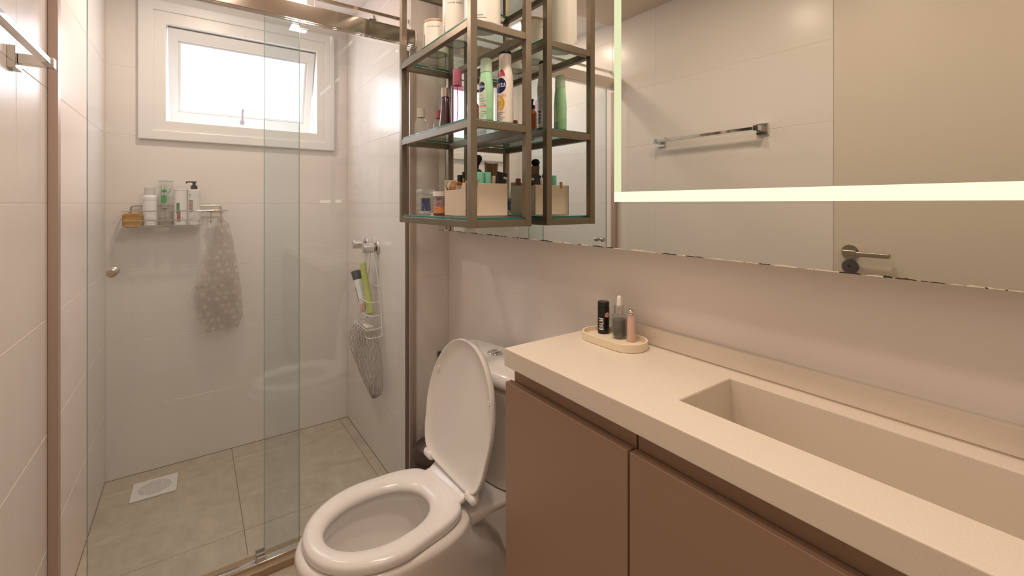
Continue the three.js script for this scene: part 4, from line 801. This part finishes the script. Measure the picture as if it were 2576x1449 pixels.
{
  const t = thing('shampoo_tube', 'white slim bottle with dark grey cap leaning in the wire rack', 'bottle', [0.692, H - 0.531, -2.218]); t.rotation.set(-0.40, 0, 0.12);
  part(t, 'body', lathe(soft([[0, 0.0005], [0.019, 0.0005], [0.0205, 0.004], [0.0205, 0.158], [0.019, 0.162], [0, 0.162]], 0.003), 32, 1, 0.8), whitePlastic);
  part(t, 'cap', lathe(soft([[0, 0.1625], [0.0225, 0.1625], [0.0245, 0.206], [0, 0.208]], 0.003), 32, 1, 0.85), darkGrey);
  part(t, 'print', box(-0.0215, 0.05, -0.004, -0.0203, 0.125, 0.001, 0.0004), M('#5b5560', 0.5), 'dark line of lettering');
}
{
  const t = thing('conditioner_tube', 'lime green tube flaring towards its flat end in the wire rack', 'tube', [0.693, H - 0.531, -2.138]); t.rotation.set(-0.27, 0, 0.08);
  const ring = (y, a, b) => { const r = []; for (let i = 0; i < 30; i++) { const q = i / 30 * 2 * Math.PI; r.push([a * Math.cos(q), y, -b * Math.sin(q)]); } return r; };
  part(t, 'tube', loft([ring(0.0, 0.015, 0.021), ring(0.006, 0.017, 0.0225), ring(0.05, 0.017, 0.021), ring(0.12, 0.0150, 0.0185), ring(0.17, 0.0142, 0.0205), ring(0.21, 0.0135, 0.026), ring(0.24, 0.0130, 0.0335), ring(0.248, 0.0128, 0.0355), ring(0.251, 0.0105, 0.034)], true, true), M('#c3cf7c', 0.4));
}
{
  const t = thing('sachet', 'small pink printed sachet in front of the green tube in the rack', 'sachet', [0.6725, H - 0.5305, -2.172]); t.rotation.set(-0.2, 0.3, 0.05);
  const g = new THREE.BoxGeometry(0.003, 0.058, 0.06, 1, 8, 8), P = g.attributes.position; for (let i = 0; i < P.count; i++) { P.setX(i, P.getX(i) + 0.003 * Math.sin(P.getZ(i) * 90) * Math.cos(P.getY(i) * 70)); P.setY(i, P.getY(i) + 0.031); } g.computeVertexNormals();
  part(t, 'foil', g, M('#e2d3c6', 0.35));
  part(t, 'patch', box(-0.0056, 0.012, -0.016, -0.0044, 0.046, 0.014, 0.0005), M('#e0aea2', 0.4), 'pink printed patch');
}
// grey net pouf hanging under the rack: two layers of knotted strands
{
  const rowsN = [[0.640, -2.345, -2.080], [0.573, -2.470, -2.010], [0.512, -2.510, -1.985], [0.456, -2.490, -1.982], [0.408, -2.425, -1.990], [0.373, -2.310, -2.020], [0.345, -2.205, -2.065], [0.318, -2.128, -2.112]];
  const at = (v) => { const f = v * (rowsN.length - 1), i = Math.min(rowsN.length - 2, Math.floor(f)), k = f - i; return rowsN[i].map((a, j) => a + (rowsN[i + 1][j] - a) * k); };
  const pt = (u, v, layer) => { const [y, a, b] = at(Math.min(1, Math.max(0, v))), z = a + (b - a) * u, bulge = 0.020 * Math.sin(Math.PI * u) * Math.sin(Math.PI * (0.15 + 0.8 * v)); return V3(0.700 - layer * bulge - 0.006 * Math.sin(u * 12 + v * 6) - 0.02 * Math.max(0, 0.3 - v), y, z); };
  const strands = [];
  for (const layer of [-0.5, 1]) {
    const off = layer * 0.03, cols = 10, rowsC = 12;
    for (const dir of [-1, 1]) for (let i = -rowsC; i <= cols + rowsC; i++) {
      const pts = []; for (let k = 0; k <= 40; k++) { const v = k / 40, u = (i + dir * v * rowsC * 0.62) / cols + off + 0.02 * Math.sin(v * rowsC * 3.1 + i) + 0.05 * noise.noise(v * 5, i * 0.31, layer); if (u >= 0 && u <= 1) pts.push(pt(u, v, layer)); }
      if (pts.length > 3) strands.push(new THREE.TubeGeometry(new THREE.CatmullRomCurve3(pts), pts.length * 2, 0.0010, 4));
    }
    const rim = []; for (let k = 0; k <= 30; k++) rim.push(pt(0, k / 30, layer)); for (let k = 30; k >= 0; k--) rim.push(pt(1, k / 30, layer));
    strands.push(new THREE.TubeGeometry(new THREE.CatmullRomCurve3(rim), 140, 0.0009, 4));
  }
  const t = thing('bath_net', 'grey net bath pouf hanging below the white wire rack', 'bath pouf', [0, 0, 0]);
  const net = part(t, 'net', strands, M('#b3a9a1', 0.6)); net.userData.kind = 'stuff';
  part(t, 'cord', wire([[0.684, 0.642, -2.19], [0.6575, 0.6325, -2.12], [0.6545, 0.6215, -2.10], [0.672, 0.628, -2.13]], 0.0013, 0.01), M('#b3a9a1', 0.6));
}

renderer.render(scene, camera);
